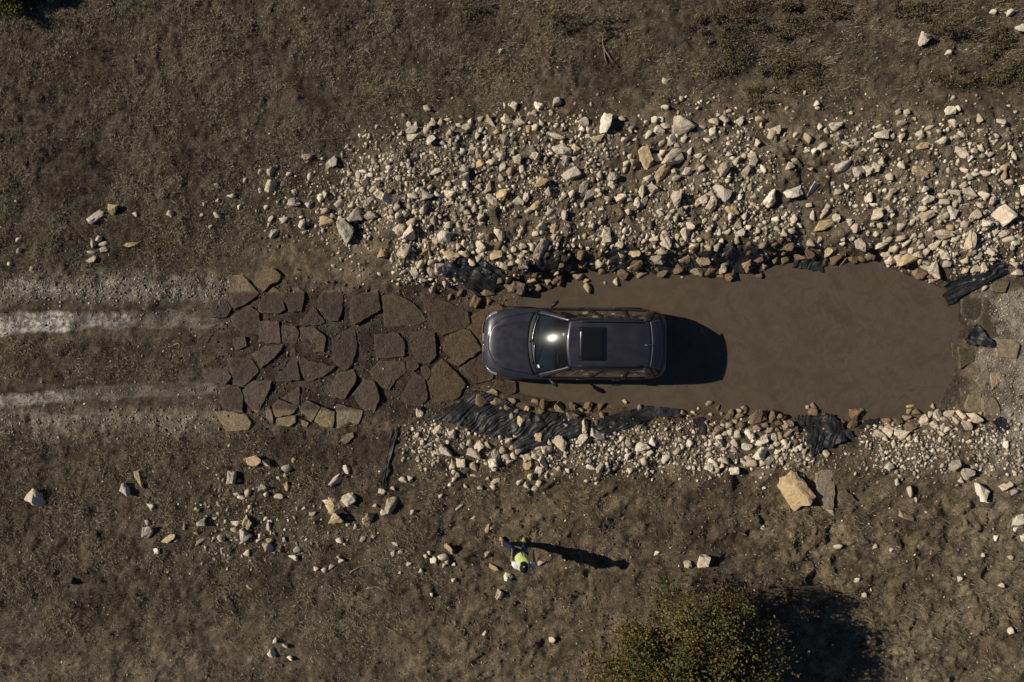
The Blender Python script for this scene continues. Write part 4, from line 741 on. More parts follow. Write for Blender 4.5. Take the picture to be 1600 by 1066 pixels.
def sheet(quad, axis, folds, amp, label, k):
    if label is None: return
    r = np.random.default_rng(k + 50)
    A, B, Cc, D = [np.array(px(u, v, -0.05)) for u, v in quad]
    ln = max(np.linalg.norm(B - A), np.linalg.norm(Cc - D)); wd = max(np.linalg.norm(D - A), np.linalg.norm(Cc - B)); nu = max(20, int(ln / 0.012)); nv = max(20, int(wd / 0.012))
    s, t = np.meshgrid(np.linspace(0, 1, nu), np.linspace(0, 1, nv), indexing='ij')
    # ragged outline
    e = 0.07
    s2 = s + (vn(t * 9, s * 0 + k, 1, k) - 0.5) * e * 2 * (np.abs(s - .5) * 2) ** 2
    t2 = t + (vn(s * 9, t * 0 + k + 5, 1, k + 3) - 0.5) * e * 2.6 * (np.abs(t - .5) * 2) ** 2
    P = ((1 - s2) * (1 - t2))[..., None] * A + (s2 * (1 - t2))[..., None] * B + (s2 * t2)[..., None] * Cc + ((1 - s2) * t2)[..., None] * D
    hz = np.maximum(H(P[..., 0], P[..., 1]), WATER_Z - 0.012)
    FA = math.radians({0: -32, 1: 20, 2: 30, 3: -55, 4: 60, 5: 27, 7: -50, 8: 38, 9: 33, 10: 22, 11: 10, 12: 85, 13: 70, 14: -55, 15: 77, 16: 20}[k])
    al = P[..., 0] * math.cos(FA) + P[..., 1] * math.sin(FA); pe = -P[..., 0] * math.sin(FA) + P[..., 1] * math.cos(FA)
    pe = pe + (fbm(P[..., 0], P[..., 1], 0.5, k + 8, 2) - 0.5) * 0.22            # pleats wander and merge
    def stretch(a_, b_, seed):
        t_ = TAB[seed % 64]; xx = a_ + 50; yy = b_ + 50
        xi = np.floor(xx).astype(int); yi = np.floor(yy).astype(int); fx_ = xx - xi; fy_ = yy - yi
        fx_ = fx_ * fx_ * (3 - 2 * fx_); fy_ = fy_ * fy_ * (3 - 2 * fy_); g = lambda i_, j_: t_[i_ & 255, j_ & 255]
        return g(xi, yi) * (1 - fx_) * (1 - fy_) + g(xi + 1, yi) * fx_ * (1 - fy_) + g(xi, yi + 1) * (1 - fx_) * fy_ + g(xi + 1, yi + 1) * fx_ * fy_
    f1 = stretch(al / 0.7, pe / 0.075, k + 3); f2 = stretch(al / 0.55, pe / 0.042, k + 9)
    fold = (1 - np.abs(2 * f1 - 1)) * 0.75 + f2 * 0.45
    if k in (7, 11, 13): fold = fbm(P[..., 0], P[..., 1], 0.28, k + 30, 3) * 1.6 + 0.25 * f2
    z = hz + 0.025 + amp * 2.2 * fold + (fbm(P[..., 0], P[..., 1], 0.3, k + 20, 2) - 0.5) * 0.05
    idx = np.arange(nu * nv).reshape(nu, nv)
    q = np.stack([idx[:-1, :-1], idx[1:, :-1], idx[1:, 1:], idx[:-1, 1:]], -1).reshape(-1, 4)
    c0 = P.reshape(-1, 2).mean(0); zc = float(z.mean())
    V = np.concatenate([P.reshape(-1, 2) - c0, z.reshape(-1, 1) - zc], 1)
    # orientation up
    cr = np.cross(np.append(B - A, 0), np.append(D - A, 0))[2]
    if cr < 0: q = q[:, ::-1]
    o = link('plastic_sheet', arr_mesh('plastic_sheet', V, q, M['plastic'], None, True, 4))
    o.location = (c0[0], c0[1], zc)
    sd = o.modifiers.new('thick', 'SOLIDIFY'); sd.thickness = 0.003; sd.offset = -1
    tag(o, label, 'plastic sheet', 'exposed patches of the pond liner')
for k, (q, ax, f, a, lab) in enumerate(SHEETS): sheet(q, ax, f, a, lab, k)

# ------------------------------------------------------------------ dry grass
def blades(n, dens, lmin, lmax, wid, pal, tilt=(0.15, 0.9), box=(-13.9, 13.9, -9.4, 9.4)):
    n = int(n * 1.0); x = rng.uniform(box[0], box[1], n * 2); y = rng.uniform(box[2], box[3], n * 2)
    u = x * SC + 800; v = 533 - y * SC
    cl_ = ss(0.35, 0.65, fbm(x, y, 0.42, 70, 3))
    d = dens(u, v) * (0.30 + 0.75 * cl_)
    k = rng.random(len(x)) < d
    x, y, cl_ = x[k][:n], y[k][:n], cl_[k][:n]; n = len(x)
    h = H(x, y); ok = h > WATER_Z + 0.05; x, y, h, cl_ = x[ok], y[ok], h[ok], cl_[ok]; n = len(x)
    L = rng.uniform(lmin, lmax, n) * (0.6 + 0.7 * cl_); an = rng.uniform(0, 2 * np.pi, n); el = rng.uniform(*tilt, n)
    dx, dy, dz = np.cos(an) * np.cos(el), np.sin(an) * np.cos(el), np.sin(el)
    sx, sy = -np.sin(an), np.cos(an)
    w_ = wid * rng.uniform(0.6, 1.3, n)
    b0 = np.stack([x + sx * w_, y + sy * w_, h], -1); b1 = np.stack([x - sx * w_, y - sy * w_, h], -1)
    tp = np.stack([x + dx * L, y + dy * L, h + dz * L + 0.004], -1)
    V = np.stack([b0, b1, tp], 1).reshape(-1, 3)
    pal = np.array(pal)
    big = fbm(x, y, 1.2, 75, 4)
    ci = np.clip((big - 0.3) / 0.4 * len(pal) + rng.normal(0, 1.3, n), 0, len(pal) - 0.01).astype(int)
    c = pal[ci] * rng.uniform(0.5, 1.5, (n, 1))
    return V, np.arange(n * 3).reshape(-1, 3), np.repeat(c, 3, 0)
GP = [(0.075, 0.060, 0.044), (0.155, 0.126, 0.093), (0.23, 0.188, 0.142), (0.115, 0.102, 0.058), (0.36, 0.30, 0.225), (0.20, 0.163, 0.122), (0.27, 0.222, 0.135)]
gp = [blades(380000, grassy, 0.04, 0.12, 0.0062, GP),
      blades(2600, lambda u, v: 0.25 + 0.75 * grassy(u, v), 0.08, 0.24, 0.004, [(0.22, 0.17, 0.11), (0.27, 0.21, 0.14), (0.17, 0.13, 0.085)], (0.02, 0.4)),
      blades(16000, lambda u, v: ss(1120, 1230, u) * ss(760, 820, v) * (0.1 + ss(0.5, 0.62, fbm(*px(u, v), 0.5, 77, 2))), 0.05, 0.17, 0.007, [(0.2, 0.165, 0.09), (0.14, 0.12, 0.055), (0.26, 0.21, 0.13)], (0.1, 0.9))]
# drier yellow tufts and green weeds
def tufts(n, spots, pal, L):
    out = []
    for (u, v, ru, rv, m) in spots:
        f = lambda uu, vv, u=u, v=v, ru=ru, rv=rv: np.exp(-((uu - u) / ru) ** 2 - ((vv - v) / rv) ** 2)
        x0, y0 = px(u, v); bx = (x0 - ru / 30, x0 + ru / 30, y0 - rv / 30, y0 + rv / 30)
        out.append(blades(m, f, L[0], L[1], 0.007, pal, (0.2, 1.1), bx))
    return out
gp += tufts(0, [(130, 110, 70, 35, 2600), (45, 60, 40, 30, 900), (165, 745, 40, 40, 1500), (230, 700, 60, 30, 1100), (470, 740, 25, 30, 700), (400, 800, 30, 12, 500), (245, 385, 30, 18, 700), (85, 940, 25, 15, 500), (545, 1015, 20, 10, 300), (500, 20, 40, 25, 900), (170, 330, 60, 40, 600), (1560, 735, 40, 25, 700), (1235, 800, 35, 25, 700)],
            [(0.17, 0.135, 0.05), (0.13, 0.105, 0.04), (0.22, 0.17, 0.075), (0.10, 0.09, 0.032)], (0.05, 0.12))
gp += tufts(0, [(190, 235, 60, 30, 900), (690, 20, 60, 25, 700), (380, 700, 60, 25, 900), (500, 720, 40, 30, 600), (370, 960, 40, 15, 500), (300, 190, 80, 40, 900), (60, 210, 50, 40, 700)],
            [(0.055, 0.058, 0.026), (0.075, 0.072, 0.032), (0.045, 0.048, 0.024)], (0.04, 0.1))
spots_d, spots_l = [], []
while len(spots_d) < 70 or len(spots_l) < 60:
    u_, v_ = rng.uniform(0, 1600), rng.uniform(0, 1066)
    if rng.random() < float(grassy(np.array(u_), np.array(v_))):
        s_ = (u_, v_, rng.uniform(6, 16), rng.uniform(4, 10), int(rng.uniform(60, 220)))
        (spots_d if len(spots_d) < 70 else spots_l).append(s_)
gp += tufts(0, spots_d, [(0.05, 0.046, 0.027), (0.075, 0.066, 0.036), (0.045, 0.04, 0.026)], (0.06, 0.14))
gp += tufts(0, spots_l, [(0.26, 0.21, 0.14), (0.20, 0.165, 0.10), (0.32, 0.26, 0.18)], (0.06, 0.15))
o_ = 0; V_, T_, C_ = [], [], []
for V, T, c in gp:
    V_.append(V); T_.append(T + o_); C_.append(c); o_ += len(V)
me = arr_mesh('dry_grass', np.concatenate(V_), np.concatenate(T_), M['grass'], np.concatenate(C_))
tag(link('dry_grass', me), 'short matted brown dry grass over the open ground', 'grass', None, 'stuff')

# ------------------------------------------------------------------ shrubs
def tube(pts, rad, n=6):
    V, Fc = [], []
    pts = [Vector(p) for p in pts]
    for i, p in enumerate(pts):
        d = (pts[min(i + 1, len(pts) - 1)] - pts[max(i - 1, 0)]).normalized()
        a = d.orthogonal().normalized(); b = d.cross(a)
        for k in range(n):
            t = 2 * math.pi * k / n; V.append(p + (a * math.cos(t) + b * math.sin(t)) * rad[i])
    for i in range(len(pts) - 1):
        for k in range(n):
            j = (k + 1) % n; Fc.append((i * n + k, i * n + j, (i + 1) * n + j, (i + 1) * n + k))
    Fc.append(tuple(range(n))[::-1]); Fc.append(tuple((len(pts) - 1) * n + k for k in range(n)))
    return V, Fc
def join(geos):
    V, Fc, o = [], [], 0
    for v, f in geos:
        V += list(v); Fc += [tuple(i + o for i in q) for q in f]; o += len(v)
    return V, Fc

def shrub(name, label, cat, loc, rx, ry, h, nclump, nleaf, leaf, pal, seed, group=None, flat=False, nstem=9):
    r = np.random.default_rng(seed)
    zb = float(H(loc[0], loc[1]))
    root = empty(name, (loc[0], loc[1], zb)); tag(root, label, cat, group)
    geos = []; ends = []
    for k in range(nclump):
        a = r.uniform(0, 2 * np.pi); q = math.sqrt(r.random()); e = r.uniform(0.35, 1.0)
        lob = 0.80 + 0.26 * math.sin(3 * a + seed) * math.sin(5 * a + 2 * seed) + (r.uniform(0, 0.3) if r.random() < 0.18 else 0)
        x, y = rx * lob * q * math.cos(a), ry * lob * q * math.sin(a)
        z = h * (0.18 + 0.74 * e * math.sqrt(max(0.05, 1 - q * q * 0.86)))
        ends.append((x, y, z))
    for k in range(nstem):
        e = ends[int(r.integers(len(ends)))]
        m1 = (e[0] * 0.25 + r.normal() * 0.04, e[1] * 0.25 + r.normal() * 0.04, e[2] * 0.4); m2 = (e[0] * 0.65, e[1] * 0.65, e[2] * 0.8)
        s = 0.03 * h / 2
        geos.append(tube([(r.normal() * 0.06 * rx, r.normal() * 0.06 * ry, -0.05), m1, m2, (e[0] * 1.02, e[1] * 1.02, e[2] * 1.02)], [s, s * 0.7, s * 0.45, s * 0.15], 5))
    for e in (ends[::2] if flat else ends):                      # twigs
        geos.append(tube([(e[0] * 0.6, e[1] * 0.6, e[2] * 0.7), e, (e[0] * 1.12 + r.normal() * 0.1 * rx, e[1] * 1.12 + r.normal() * 0.1 * ry, e[2] * 1.1)], [0.011, 0.008, 0.004], 4))
    V, Fc = join(geos); mk('stems', V, Fc, M['bark'], root)
    E = np.array(ends); ci = r.integers(0, len(E), nleaf)
    cr = np.array([rx, ry, h]) * (0.105 if not flat else 0.16); cr[2] = max(cr[2], 0.05)
    cw_ = r.random(len(E)) ** 1.6 + 0.08; ci = r.choice(len(E), nleaf, p=cw_ / cw_.sum()) if not flat else ci
    cs = r.uniform(0.5, 1.5, len(E))[ci][:, None]
    P = E[ci] + r.normal(size=(nleaf, 3)) * cr * cs * np.array([0.8, 0.8, 0.6])
    P[:, 2] = np.abs(P[:, 2]) + 0.02
    n3 = r.normal(size=(nleaf, 3)); n3[:, 2] += 0.7; n3 /= np.linalg.norm(n3, axis=1)[:, None]
    t = np.cross(n3, r.normal(size=(nleaf, 3))); t /= np.linalg.norm(t, axis=1)[:, None]; b = np.cross(n3, t)
    s = leaf * r.uniform(0.6, 1.4, (nleaf, 1))
    Q = np.stack([P - t * s, P + b * s * 0.55, P + t * s, P - b * s * 0.55], 1).reshape(-1, 3)
    pal = np.array(pal)
    clump_c = r.integers(0, len(pal), len(E))
    pick = np.where(r.random(nleaf) < 0.5, clump_c[ci], r.integers(0, len(pal), nleaf))
    col = pal[pick] * r.uniform(0.6, 1.35, (nleaf, 1))
    me = arr_mesh('crown', Q, np.arange(nleaf * 4).reshape(-1, 4), M['leaf'], np.repeat(col, 4, 0), False, 4)
    o = link('crown', me, None, root)
    return root
BP = [(0.108, 0.093, 0.03), (0.140, 0.110, 0.035), (0.19, 0.115, 0.04), (0.080, 0.087, 0.027), (0.20, 0.148, 0.06), (0.068, 0.074, 0.023), (0.085, 0.083, 0.03)]
shrub('autumn_bush', 'large round bush with small olive and rust leaves at the lower edge', 'bush', (3.95, -8.05), 2.1, 2.2, 3.7, 230, 74000, 0.033, BP, 5, None, False, 60)
shrub('autumn_bush', 'dark olive bush just showing in the upper left corner', 'bush', (-13.55, 9.25), 1.3, 0.8, 0.9, 60, 12000, 0.03, [(0.12, 0.125, 0.03), (0.15, 0.14, 0.04), (0.09, 0.1, 0.025)], 6, None, False, 14)
WP = [(0.085, 0.082, 0.04), (0.11, 0.095, 0.05), (0.14, 0.11, 0.055), (0.065, 0.068, 0.036), (0.17, 0.13, 0.07)]
WEEDS = [(1150, 92, 45, 30, 'broad brownish green weed patch below the upper edge, right of the dead stick'), (1205, 30, 60, 22, 'dark green weed mat at the upper edge, above the broad weed patch'),
         (1245, 108, 40, 26, 'low weed clump right of the broad weed patch'), (1120, 35, 34, 20, 'sparse weed clump at the upper edge above the dead stick'), (872, 38, 26, 16, 'small dry olive shrublet at the top, left of the dead stick'),
         (1478, 48, 34, 18, 'dark low shrublet beside a white rock at the upper right'), (1490, 120, 28, 18, 'low weed clump below the upper right shrublet'), (1560, 110, 36, 26, 'weed patch near the right edge at the top'),
         (1290, 12, 30, 14, 'weed clump touching the upper edge right of the weed mat'), (1555, 60, 26, 18, 'dark weed clump near the upper right corner'), (945, 40, 18, 12, 'small weed tuft above the dead stick'),
         (735, 15, 22, 14, 'dark weed tuft at the upper edge left of the olive shrublet'), (1190, 150, 26, 16, 'thin weed tuft just above the pale rocks at the upper right'), (1430, 15, 34, 14, 'brown weed mat at the upper edge beside the white rock')]
for k, (u, v, ru, rv, lab) in enumerate(WEEDS):
    x, y = px(u, v, 0.1)
    shrub('low_weed', lab, 'weed', (x, y), ru * 1.35 / SC, rv * 1.35 / SC, 0.20 if k not in (4, 5) else 0.34, 16, int(ru * rv * 1.9), 0.022, WP, 20 + k, 'weeds along the upper edge', True, 6)

# ------------------------------------------------------------------ dead sticks
STICKS = [('branching dead stick on the soil near the upper edge', [[(942, 58), (941, 72), (946, 84), (955, 96), (968, 108)], [(943, 78), (944, 92), (948, 102)], [(944, 80), (952, 92), (958, 102)], [(942, 66), (950, 58), (957, 57)]], 0.016),
          ('thin curved dead root lying on the grass below the paving', [[(548, 893), (562, 885), (580, 882), (598, 885)]], 0.012),
          ('short pale forked twig below the curved root', [[(572, 920), (585, 916), (602, 914)], [(590, 916), (600, 920)]], 0.012),
          ('bent brown twig on the soil left of the person', [[(548, 930), (552, 922), (560, 917)], [(548, 922), (554, 930)]], 0.01),
          ('long thin dead stalk on the soil near the lower edge', [[(604, 978), (620, 988), (640, 996)]], 0.009)]
for lab, segs, rad in STICKS:
    x0, y0 = px(*segs[0][0]); z0 = float(H(x0, y0)); geos = []
    for sgm in segs:
        pts = []
        for i, (u, v) in enumerate(sgm):
            x, y = px(u, v); pts.append((x - x0, y - y0, float(H(x, y)) + 0.025 + 0.02 * (i % 2) - z0))
        geos.append(tube(pts, [rad * (1 - 0.55 * i / len(pts)) for i in range(len(pts))], 6))
    V, Fc = join(geos); o = mk('dead_stick', V, Fc, M['twig']); o.location = (x0, y0, z0); tag(o, lab, 'stick')
# ------------------------------------------------------------------ the car (local: x from nose to tail, y to its right-hand image side up, z up)
def paint_mat():
    m = mat('dusty_metallic_paint', (0.030, 0.029, 0.040), rough=0.34, spec=0.5, metal=0.35, coat=0.55)
    nt = m.node_tree; b = nt.nodes['Principled BSDF']; L = nt.links.new
    b.inputs['Coat Roughness'].default_value = 0.10
    pos = nt.nodes.new('ShaderNodeTexCoord').outputs['Object']
    n = nt.nodes.new('ShaderNodeTexNoise'); n.inputs['Scale'].default_value = 3.0; n.inputs['Detail'].default_value = 8; n.inputs['Roughness'].default_value = 0.65
    L(pos, n.inputs['Vector'])
    mr = nt.nodes.new('ShaderNodeMapRange'); mr.inputs['From Min'].default_value = 0.35; mr.inputs['From Max'].default_value = 0.75
    mr.inputs['To Min'].default_value = 0.06; mr.inputs['To Max'].default_value = 0.34
    L(n.outputs['Fac'], mr.inputs['Value'])
    mx = nt.nodes.new('ShaderNodeMix'); mx.data_type = 'RGBA'; mx.inputs['A'].default_value = (0.030, 0.031, 0.050, 1); mx.inputs['B'].default_value = (0.085, 0.077, 0.074, 1)
    sz = nt.nodes.new('ShaderNodeSeparateXYZ'); L(pos, sz.inputs[0])          # mud thrown up the flanks
    zm = nt.nodes.new('ShaderNodeMath'); zm.operation = 'MULTIPLY_ADD'; zm.inputs[1].default_value = 0.5; L(n.outputs['Fac'], zm.inputs[0]); L(sz.outputs['Z'], zm.inputs[2])
    zr = nt.nodes.new('ShaderNodeMapRange'); zr.inputs['From Min'].default_value = 0.85; zr.inputs['From Max'].default_value = 1.12; zr.inputs['To Min'].default_value = 0.85; zr.inputs['To Max'].default_value = 0.0
    L(zm.outputs[0], zr.inputs['Value'])
    mm = nt.nodes.new('ShaderNodeMath'); mm.operation = 'MAXIMUM'; L(mr.outputs['Result'], mm.inputs[0]); L(zr.outputs['Result'], mm.inputs[1])
    L(mm.outputs[0], mx.inputs['Factor']); L(mx.outputs['Result'], b.inputs['Base Color'])
    r2 = nt.nodes.new('ShaderNodeMapRange'); r2.inputs['From Min'].default_value = 0.06; r2.inputs['From Max'].default_value = 0.34; r2.inputs['To Min'].default_value = 0.30; r2.inputs['To Max'].default_value = 0.5
    L(mr.outputs['Result'], r2.inputs['Value']); L(r2.outputs['Result'], b.inputs['Roughness'])
    return m
def glass_mat(name, tint, rough=0.04, through=0.75, ior=1.5):
    m = bpy.data.materials.new(name); m.use_nodes = True; nt = m.node_tree; nt.nodes.clear()
    out = nt.nodes.new('ShaderNodeOutputMaterial'); L = nt.links.new
    tr = nt.nodes.new('ShaderNodeBsdfTransparent'); tr.inputs['Color'].default_value = (*tint, 1)
    df = nt.nodes.new('ShaderNodeBsdfDiffuse'); df.inputs['Color'].default_value = (0.11, 0.115, 0.115, 1)
    gl = nt.nodes.new('ShaderNodeBsdfGlossy'); gl.inputs['Roughness'].default_value = rough
    fr = nt.nodes.new('ShaderNodeFresnel'); fr.inputs['IOR'].default_value = ior
    m1 = nt.nodes.new('ShaderNodeMixShader'); m1.inputs['Fac'].default_value = through; L(df.outputs[0], m1.inputs[1]); L(tr.outputs[0], m1.inputs[2])
    g2 = nt.nodes.new('ShaderNodeBsdfGlossy'); g2.inputs['Roughness'].default_value = min(0.5, rough * 2.2)      # film of dust
    mg = nt.nodes.new('ShaderNodeMixShader'); mg.inputs['Fac'].default_value = 0.4; L(gl.outputs[0], mg.inputs[1]); L(g2.outputs[0], mg.inputs[2])
    m2 = nt.nodes.new('ShaderNodeMixShader'); L(fr.outputs[0], m2.inputs['Fac']); L(m1.outputs[0], m2.inputs[1]); L(mg.outputs[0], m2.inputs[2])
    L(m2.outputs[0], out.inputs['Surface'])
    return m
M['paint'] = paint_mat()
M['glass'] = glass_mat('windscreen_glass', (0.62, 0.77, 0.84), 0.10, 0.95)
M['sideglass'] = glass_mat('tinted_side_glass', (0.20, 0.195, 0.18), 0.12, 0.95, 1.16)
M['roofglass'] = mat('black_roof_glass', (0.010, 0.011, 0.013), 0.16, 0.5)
M['trim'] = mat('black_trim', (0.014, 0.014, 0.016), 0.5, 0.4)
M['rubber'] = mat('tyre_rubber', (0.022, 0.021, 0.02), 0.85, 0.2)
M['alloy'] = mat('alloy', (0.42, 0.41, 0.40), 0.35, 0.5, 0.9)
M['chrome'] = mat('chrome', (0.62, 0.62, 0.64), 0.15, 0.5, 1.0)
M['lens'] = mat('headlight_lens', (0.33, 0.34, 0.36), 0.12, 0.6, 0.25, 0.6)
M['red'] = mat('taillight_red', (0.30, 0.035, 0.03), 0.2, 0.5, 0, 0.5)
M['seat'] = mat('seat_leather', (0.30, 0.29, 0.28), 0.6, 0.3)
M['dash'] = mat('dashboard_plastic', (0.020, 0.021, 0.023), 0.7, 0.3)
M['sticker'] = mat('sticker_white', (0.75, 0.76, 0.74), 0.6)
M['stickerb'] = mat('sticker_blue', (0.16, 0.42, 0.55), 0.6)

CAR_L = 4.70
def smooth_interp(x, xs, ys, wdt=0.10):
    x = np.atleast_1d(np.asarray(x, dtype=float)); o = np.linspace(-wdt, wdt, 9)
    return np.mean([np.interp(np.clip(x + d, xs[0], xs[-1]) * 1.0, xs, ys) for d in o], axis=0)
def cw(x):  return np.interp(x, [0, .03, .08, .15, .25, .4, .6, .85, 1.2, 3.4, 3.9, 4.2, 4.4, 4.55, 4.64, 4.70], [.46, .58, .68, .765, .825, .868, .90, .925, .932, .932, .925, .905, .875, .825, .76, .66])
def czs(x): return float(smooth_interp(x, [0, .06, .15, .3, .5, .9, 1.4, 3.0, 4.3, 4.55, 4.70], [.66, .74, .80, .855, .90, .945, .985, 1.02, 1.05, 1.03, .94], 0.06)[0])
def czc(x): return float(smooth_interp(x, [0, .06, .15, .3, .6, 1.0, 1.4, 3.0, 4.3, 4.55, 4.70], [.74, .83, .89, .935, .985, 1.03, 1.055, 1.06, 1.07, 1.06, .98], 0.06)[0])
COLS = 10
def prof(x, c):
    """point on the body shell: station x, column c (0 sill .. 6 beltline .. 10 centre)"""
    ww = float(cw(x)); zs = czs(x); zc = czc(x); yb = ww * 0.928
    zl = 0.24 + 0.10 * max(0, 1 - x / 0.25) + 0.10 * max(0, (x - 4.5) / 0.2)
    zr = zs - 0.06
    pts = [(ww * .86, zl), (ww * .965, zl + .07), (ww * 1.0, zl + (zr - zl) * .32), (ww * 1.003, zl + (zr - zl) * .58), (ww * .995, zl + (zr - zl) * .80), (ww * .972, zr), (yb, zs)]
    for f in (.82, .58, .30, 0.0):
        y = yb * f; pts.append((y, zs + (zc - zs) * (1 - f ** 2.4)))
    c = min(max(c, 0), 10); i = min(int(c), 9); t = c - i
    return np.array([x, pts[i][0] * (1 - t) + pts[i + 1][0] * t, pts[i][1] * (1 - t) + pts[i + 1][1] * t])

CAR = empty('parked_suv'); tag(CAR, 'dusty dark grey estate car standing in muddy water with its bonnet towards the stone paving', 'car')
CAR.name = 'suv_car'
XS = sorted(set(list(np.linspace(0, 0.3, 10)) + list(np.linspace(0.3, 1.40, 14)) + list(np.linspace(1.40, 4.38, 26)) + list(np.linspace(4.38, 4.70, 9))))
def shell():
    V, Fc = [], []
    n = COLS + 1
    for side in (1, -1):
        base = len(V)
        for x in XS:
            for c in range(n):
                p = prof(x, c); V.append((p[0], p[1] * side, p[2]))
        for i in range(len(XS) - 1):
            xm = (XS[i] + XS[i + 1]) / 2
            for c in range(n - 1):
                if c >= 6 and 1.40 < xm < 4.38: continue
                f = (base + i * n + c, base + (i + 1) * n + c, base + (i + 1) * n + c + 1, base + i * n + c + 1)
                Fc.append(f if side == 1 else f[::-1])
        k = (len(XS) - 1) * n
        f0 = [base + c for c in range(n)]; f1 = [base + k + c for c in range(n)]
        # end caps down to the centre line
        a = len(V); V.append((XS[0], 0, prof(XS[0], 0)[2])); f0 = f0 + [a]
        b = len(V); V.append((XS[-1], 0, prof(XS[-1], 0)[2])); f1 = f1 + [b]
        Fc.append(tuple(f0[::-1]) if side == -1 else tuple(f0)); Fc.append(tuple(f1) if side == -1 else tuple(f1[::-1]))
    return V, Fc
V, Fc = shell(); body = mk('body', V, Fc, M['paint'], CAR)
bm = bmesh.new(); bm.from_mesh(body.data); bmesh.ops.remove_doubles(bm, verts=bm.verts, dist=0.0005); bmesh.ops.recalc_face_normals(bm, faces=bm.faces); bm.to_mesh(body.data); bm.free()
body.data.polygons.foreach_set('use_smooth', [len(p.vertices) < 6 for p in body.data.polygons])

def grid(fn, nu, nv, flip=False):
    V = [fn(i / (nu - 1), j / (nv - 1)) for i in range(nu) for j in range(nv)]
    Fc = []
    for i in range(nu - 1):
        for j in range(nv - 1):
            f = (i * nv + j, (i + 1) * nv + j, (i + 1) * nv + j + 1, i * nv + j + 1); Fc.append(f[::-1] if flip else f)
    return V, Fc
def solid(o, t, off=-1):
    s = o.modifiers.new('thick', 'SOLIDIFY'); s.thickness = t; s.offset = off; return o
def skinpatch(name, x0, x1, c0, c1, m, side, off=0.006, nu=10, nv=6, parent=None, t=0.006):
    def f(a, b):
        c = c0 + (c1 - c0) * b
        xa = (x0(c) if callable(x0) else x0); xb = (x1(c) if callable(x1) else x1)
        x = xa + (xb - xa) * a
        p = prof(x, c); e = 0.01
        du = prof(min(x + e, 4.69), c) - prof(max(x - e, 0.0), c); dv = prof(x, min(c + .05, 10)) - prof(x, max(c - .05, 0))
        nn = np.cross(du, dv); nn = nn / (np.linalg.norm(nn) + 1e-9)
        if nn[1] * 0.7 + nn[2] < 0: nn = -nn
        p = p + nn * off
        return (p[0], p[1] * side, p[2])
    V, Fc = grid(f, nu, nv, side == 1)
    o = mk(name, V, Fc, m, parent or CAR); bm = bmesh.new(); bm.from_mesh(o.data); bmesh.ops.recalc_face_normals(bm, faces=bm.faces)
    if sum(f.normal.z + f.normal.y * side for f in bm.faces) < 0: bmesh.ops.reverse_faces(bm, faces=bm.faces)
    bm.to_mesh(o.data); bm.free(); o.data.polygons.foreach_set('use_smooth', [True] * len(o.data.polygons))
    return solid(o, t)

# bonnet: one pressed panel with two creases
def bonnet(a, b):
    s = b * 2 - 1; side = 1 if s >= 0 else -1; q = abs(s)
    c = 10 - (2.75 + 0.80 * a) * q
    x0 = 0.105 + 0.34 * q ** 2.6; x1 = 1.165 + 0.15 * q * q
    p = prof(x0 + (x1 - x0) * a, c)
    ridge = 0.020 * float(ss(0.56, 0.70, q)) * min(1, a * 4)
    edge = -0.010 * (ss(0.955, 1.0, q) + ss(0.97, 1.0, a) + ss(0.03, 0.0, a))
    return (p[0], p[1] * side, p[2] + 0.016 + ridge + float(edge))
V, Fc = grid(bonnet, 26, 45, True); hood = mk('bonnet', V, Fc, M['paint'], CAR)
bm = bmesh.new(); bm.from_mesh(hood.data)
if sum(f.normal.z for f in bm.faces) < 0: bmesh.ops.reverse_faces(bm, faces=bm.faces)
bm.to_mesh(hood.data); bm.free(); solid(hood, 0.012)
# shut line round the bonnet
for s in (1, -1):
    pts = []
    for i in range(15):
        a = i / 14; c = 10 - (2.75 + 0.80 * a) * 1.02; p = prof(0.445 + (1.315 - 0.445) * a, c); pts.append((p[0], p[1] * s, p[2] + 0.006))
    V, Fc = tube(pts, [0.008] * 15, 5); mk('bonnet_gap', V, Fc, M['trim'], CAR)

# roof line and glasshouse
def belt(s):
    x = 1.40 + 2.98 * s; p = prof(x, 6); return np.array([x, p[1], p[2]])
def rail(s):
    return np.array([2.16 + 1.99 * s, np.interp(s, [0, .15, .8, 1], [.575, .605, .605, .575]), np.interp(s, [0, .2, .55, .85, 1], [1.585, 1.635, 1.655, 1.635, 1.60])])
def side_pt(s, t, off=0.0):
    b, r_ = belt(s), rail(s); p = b + (r_ - b) * t; p[1] += 0.035 * math.sin(math.pi * t) * 0.6 + off; p[2] += 0.02 * math.sin(math.pi * t); return p
def roof_pt(a, b):
    q = b * 2 - 1; x = (2.075 + 0.085 * q * q) + ((4.20 - 0.05 * q * q) - (2.075 + 0.085 * q * q)) * a
    r_ = rail(a)
    return (x, r_[1] * q, r_[2] + 0.040 * (1 - abs(q) ** 2.5))
V, Fc = grid(roof_pt, 26, 25, False); roof = mk('roof', V, Fc, M['paint'], CAR); solid(roof, 0.02)
def screen_pt(a, b):       # a 0 base .. 1 top, b across
    q = b * 2 - 1
    x0 = 1.235 + 0.165 * q * q; y0 = 0.775 * q; z0 = 1.085 - 0.075 * q * q
    r0 = roof_pt(0, b)
    x1, y1, z1 = r0[0] + 0.004, r0[1] * 0.965, r0[2] - 0.002
    return (x0 + (x1 - x0) * a, y0 + (y1 - y0) * a, z0 + (z1 - z0) * a + 0.030 * math.sin(math.pi * a) + 0.012 * (1 - q * q) * math.sin(math.pi * a))
V, Fc = grid(screen_pt, 18, 25, False); ws = mk('windscreen', V, Fc, M['glass'], CAR)
for mm in (roof, ws):
    bm = bmesh.new(); bm.from_mesh(mm.data)
    if sum(f.normal.z for f in bm.faces) < 0: bmesh.ops.reverse_faces(bm, faces=bm.faces)
    bm.to_mesh(mm.data); bm.free()
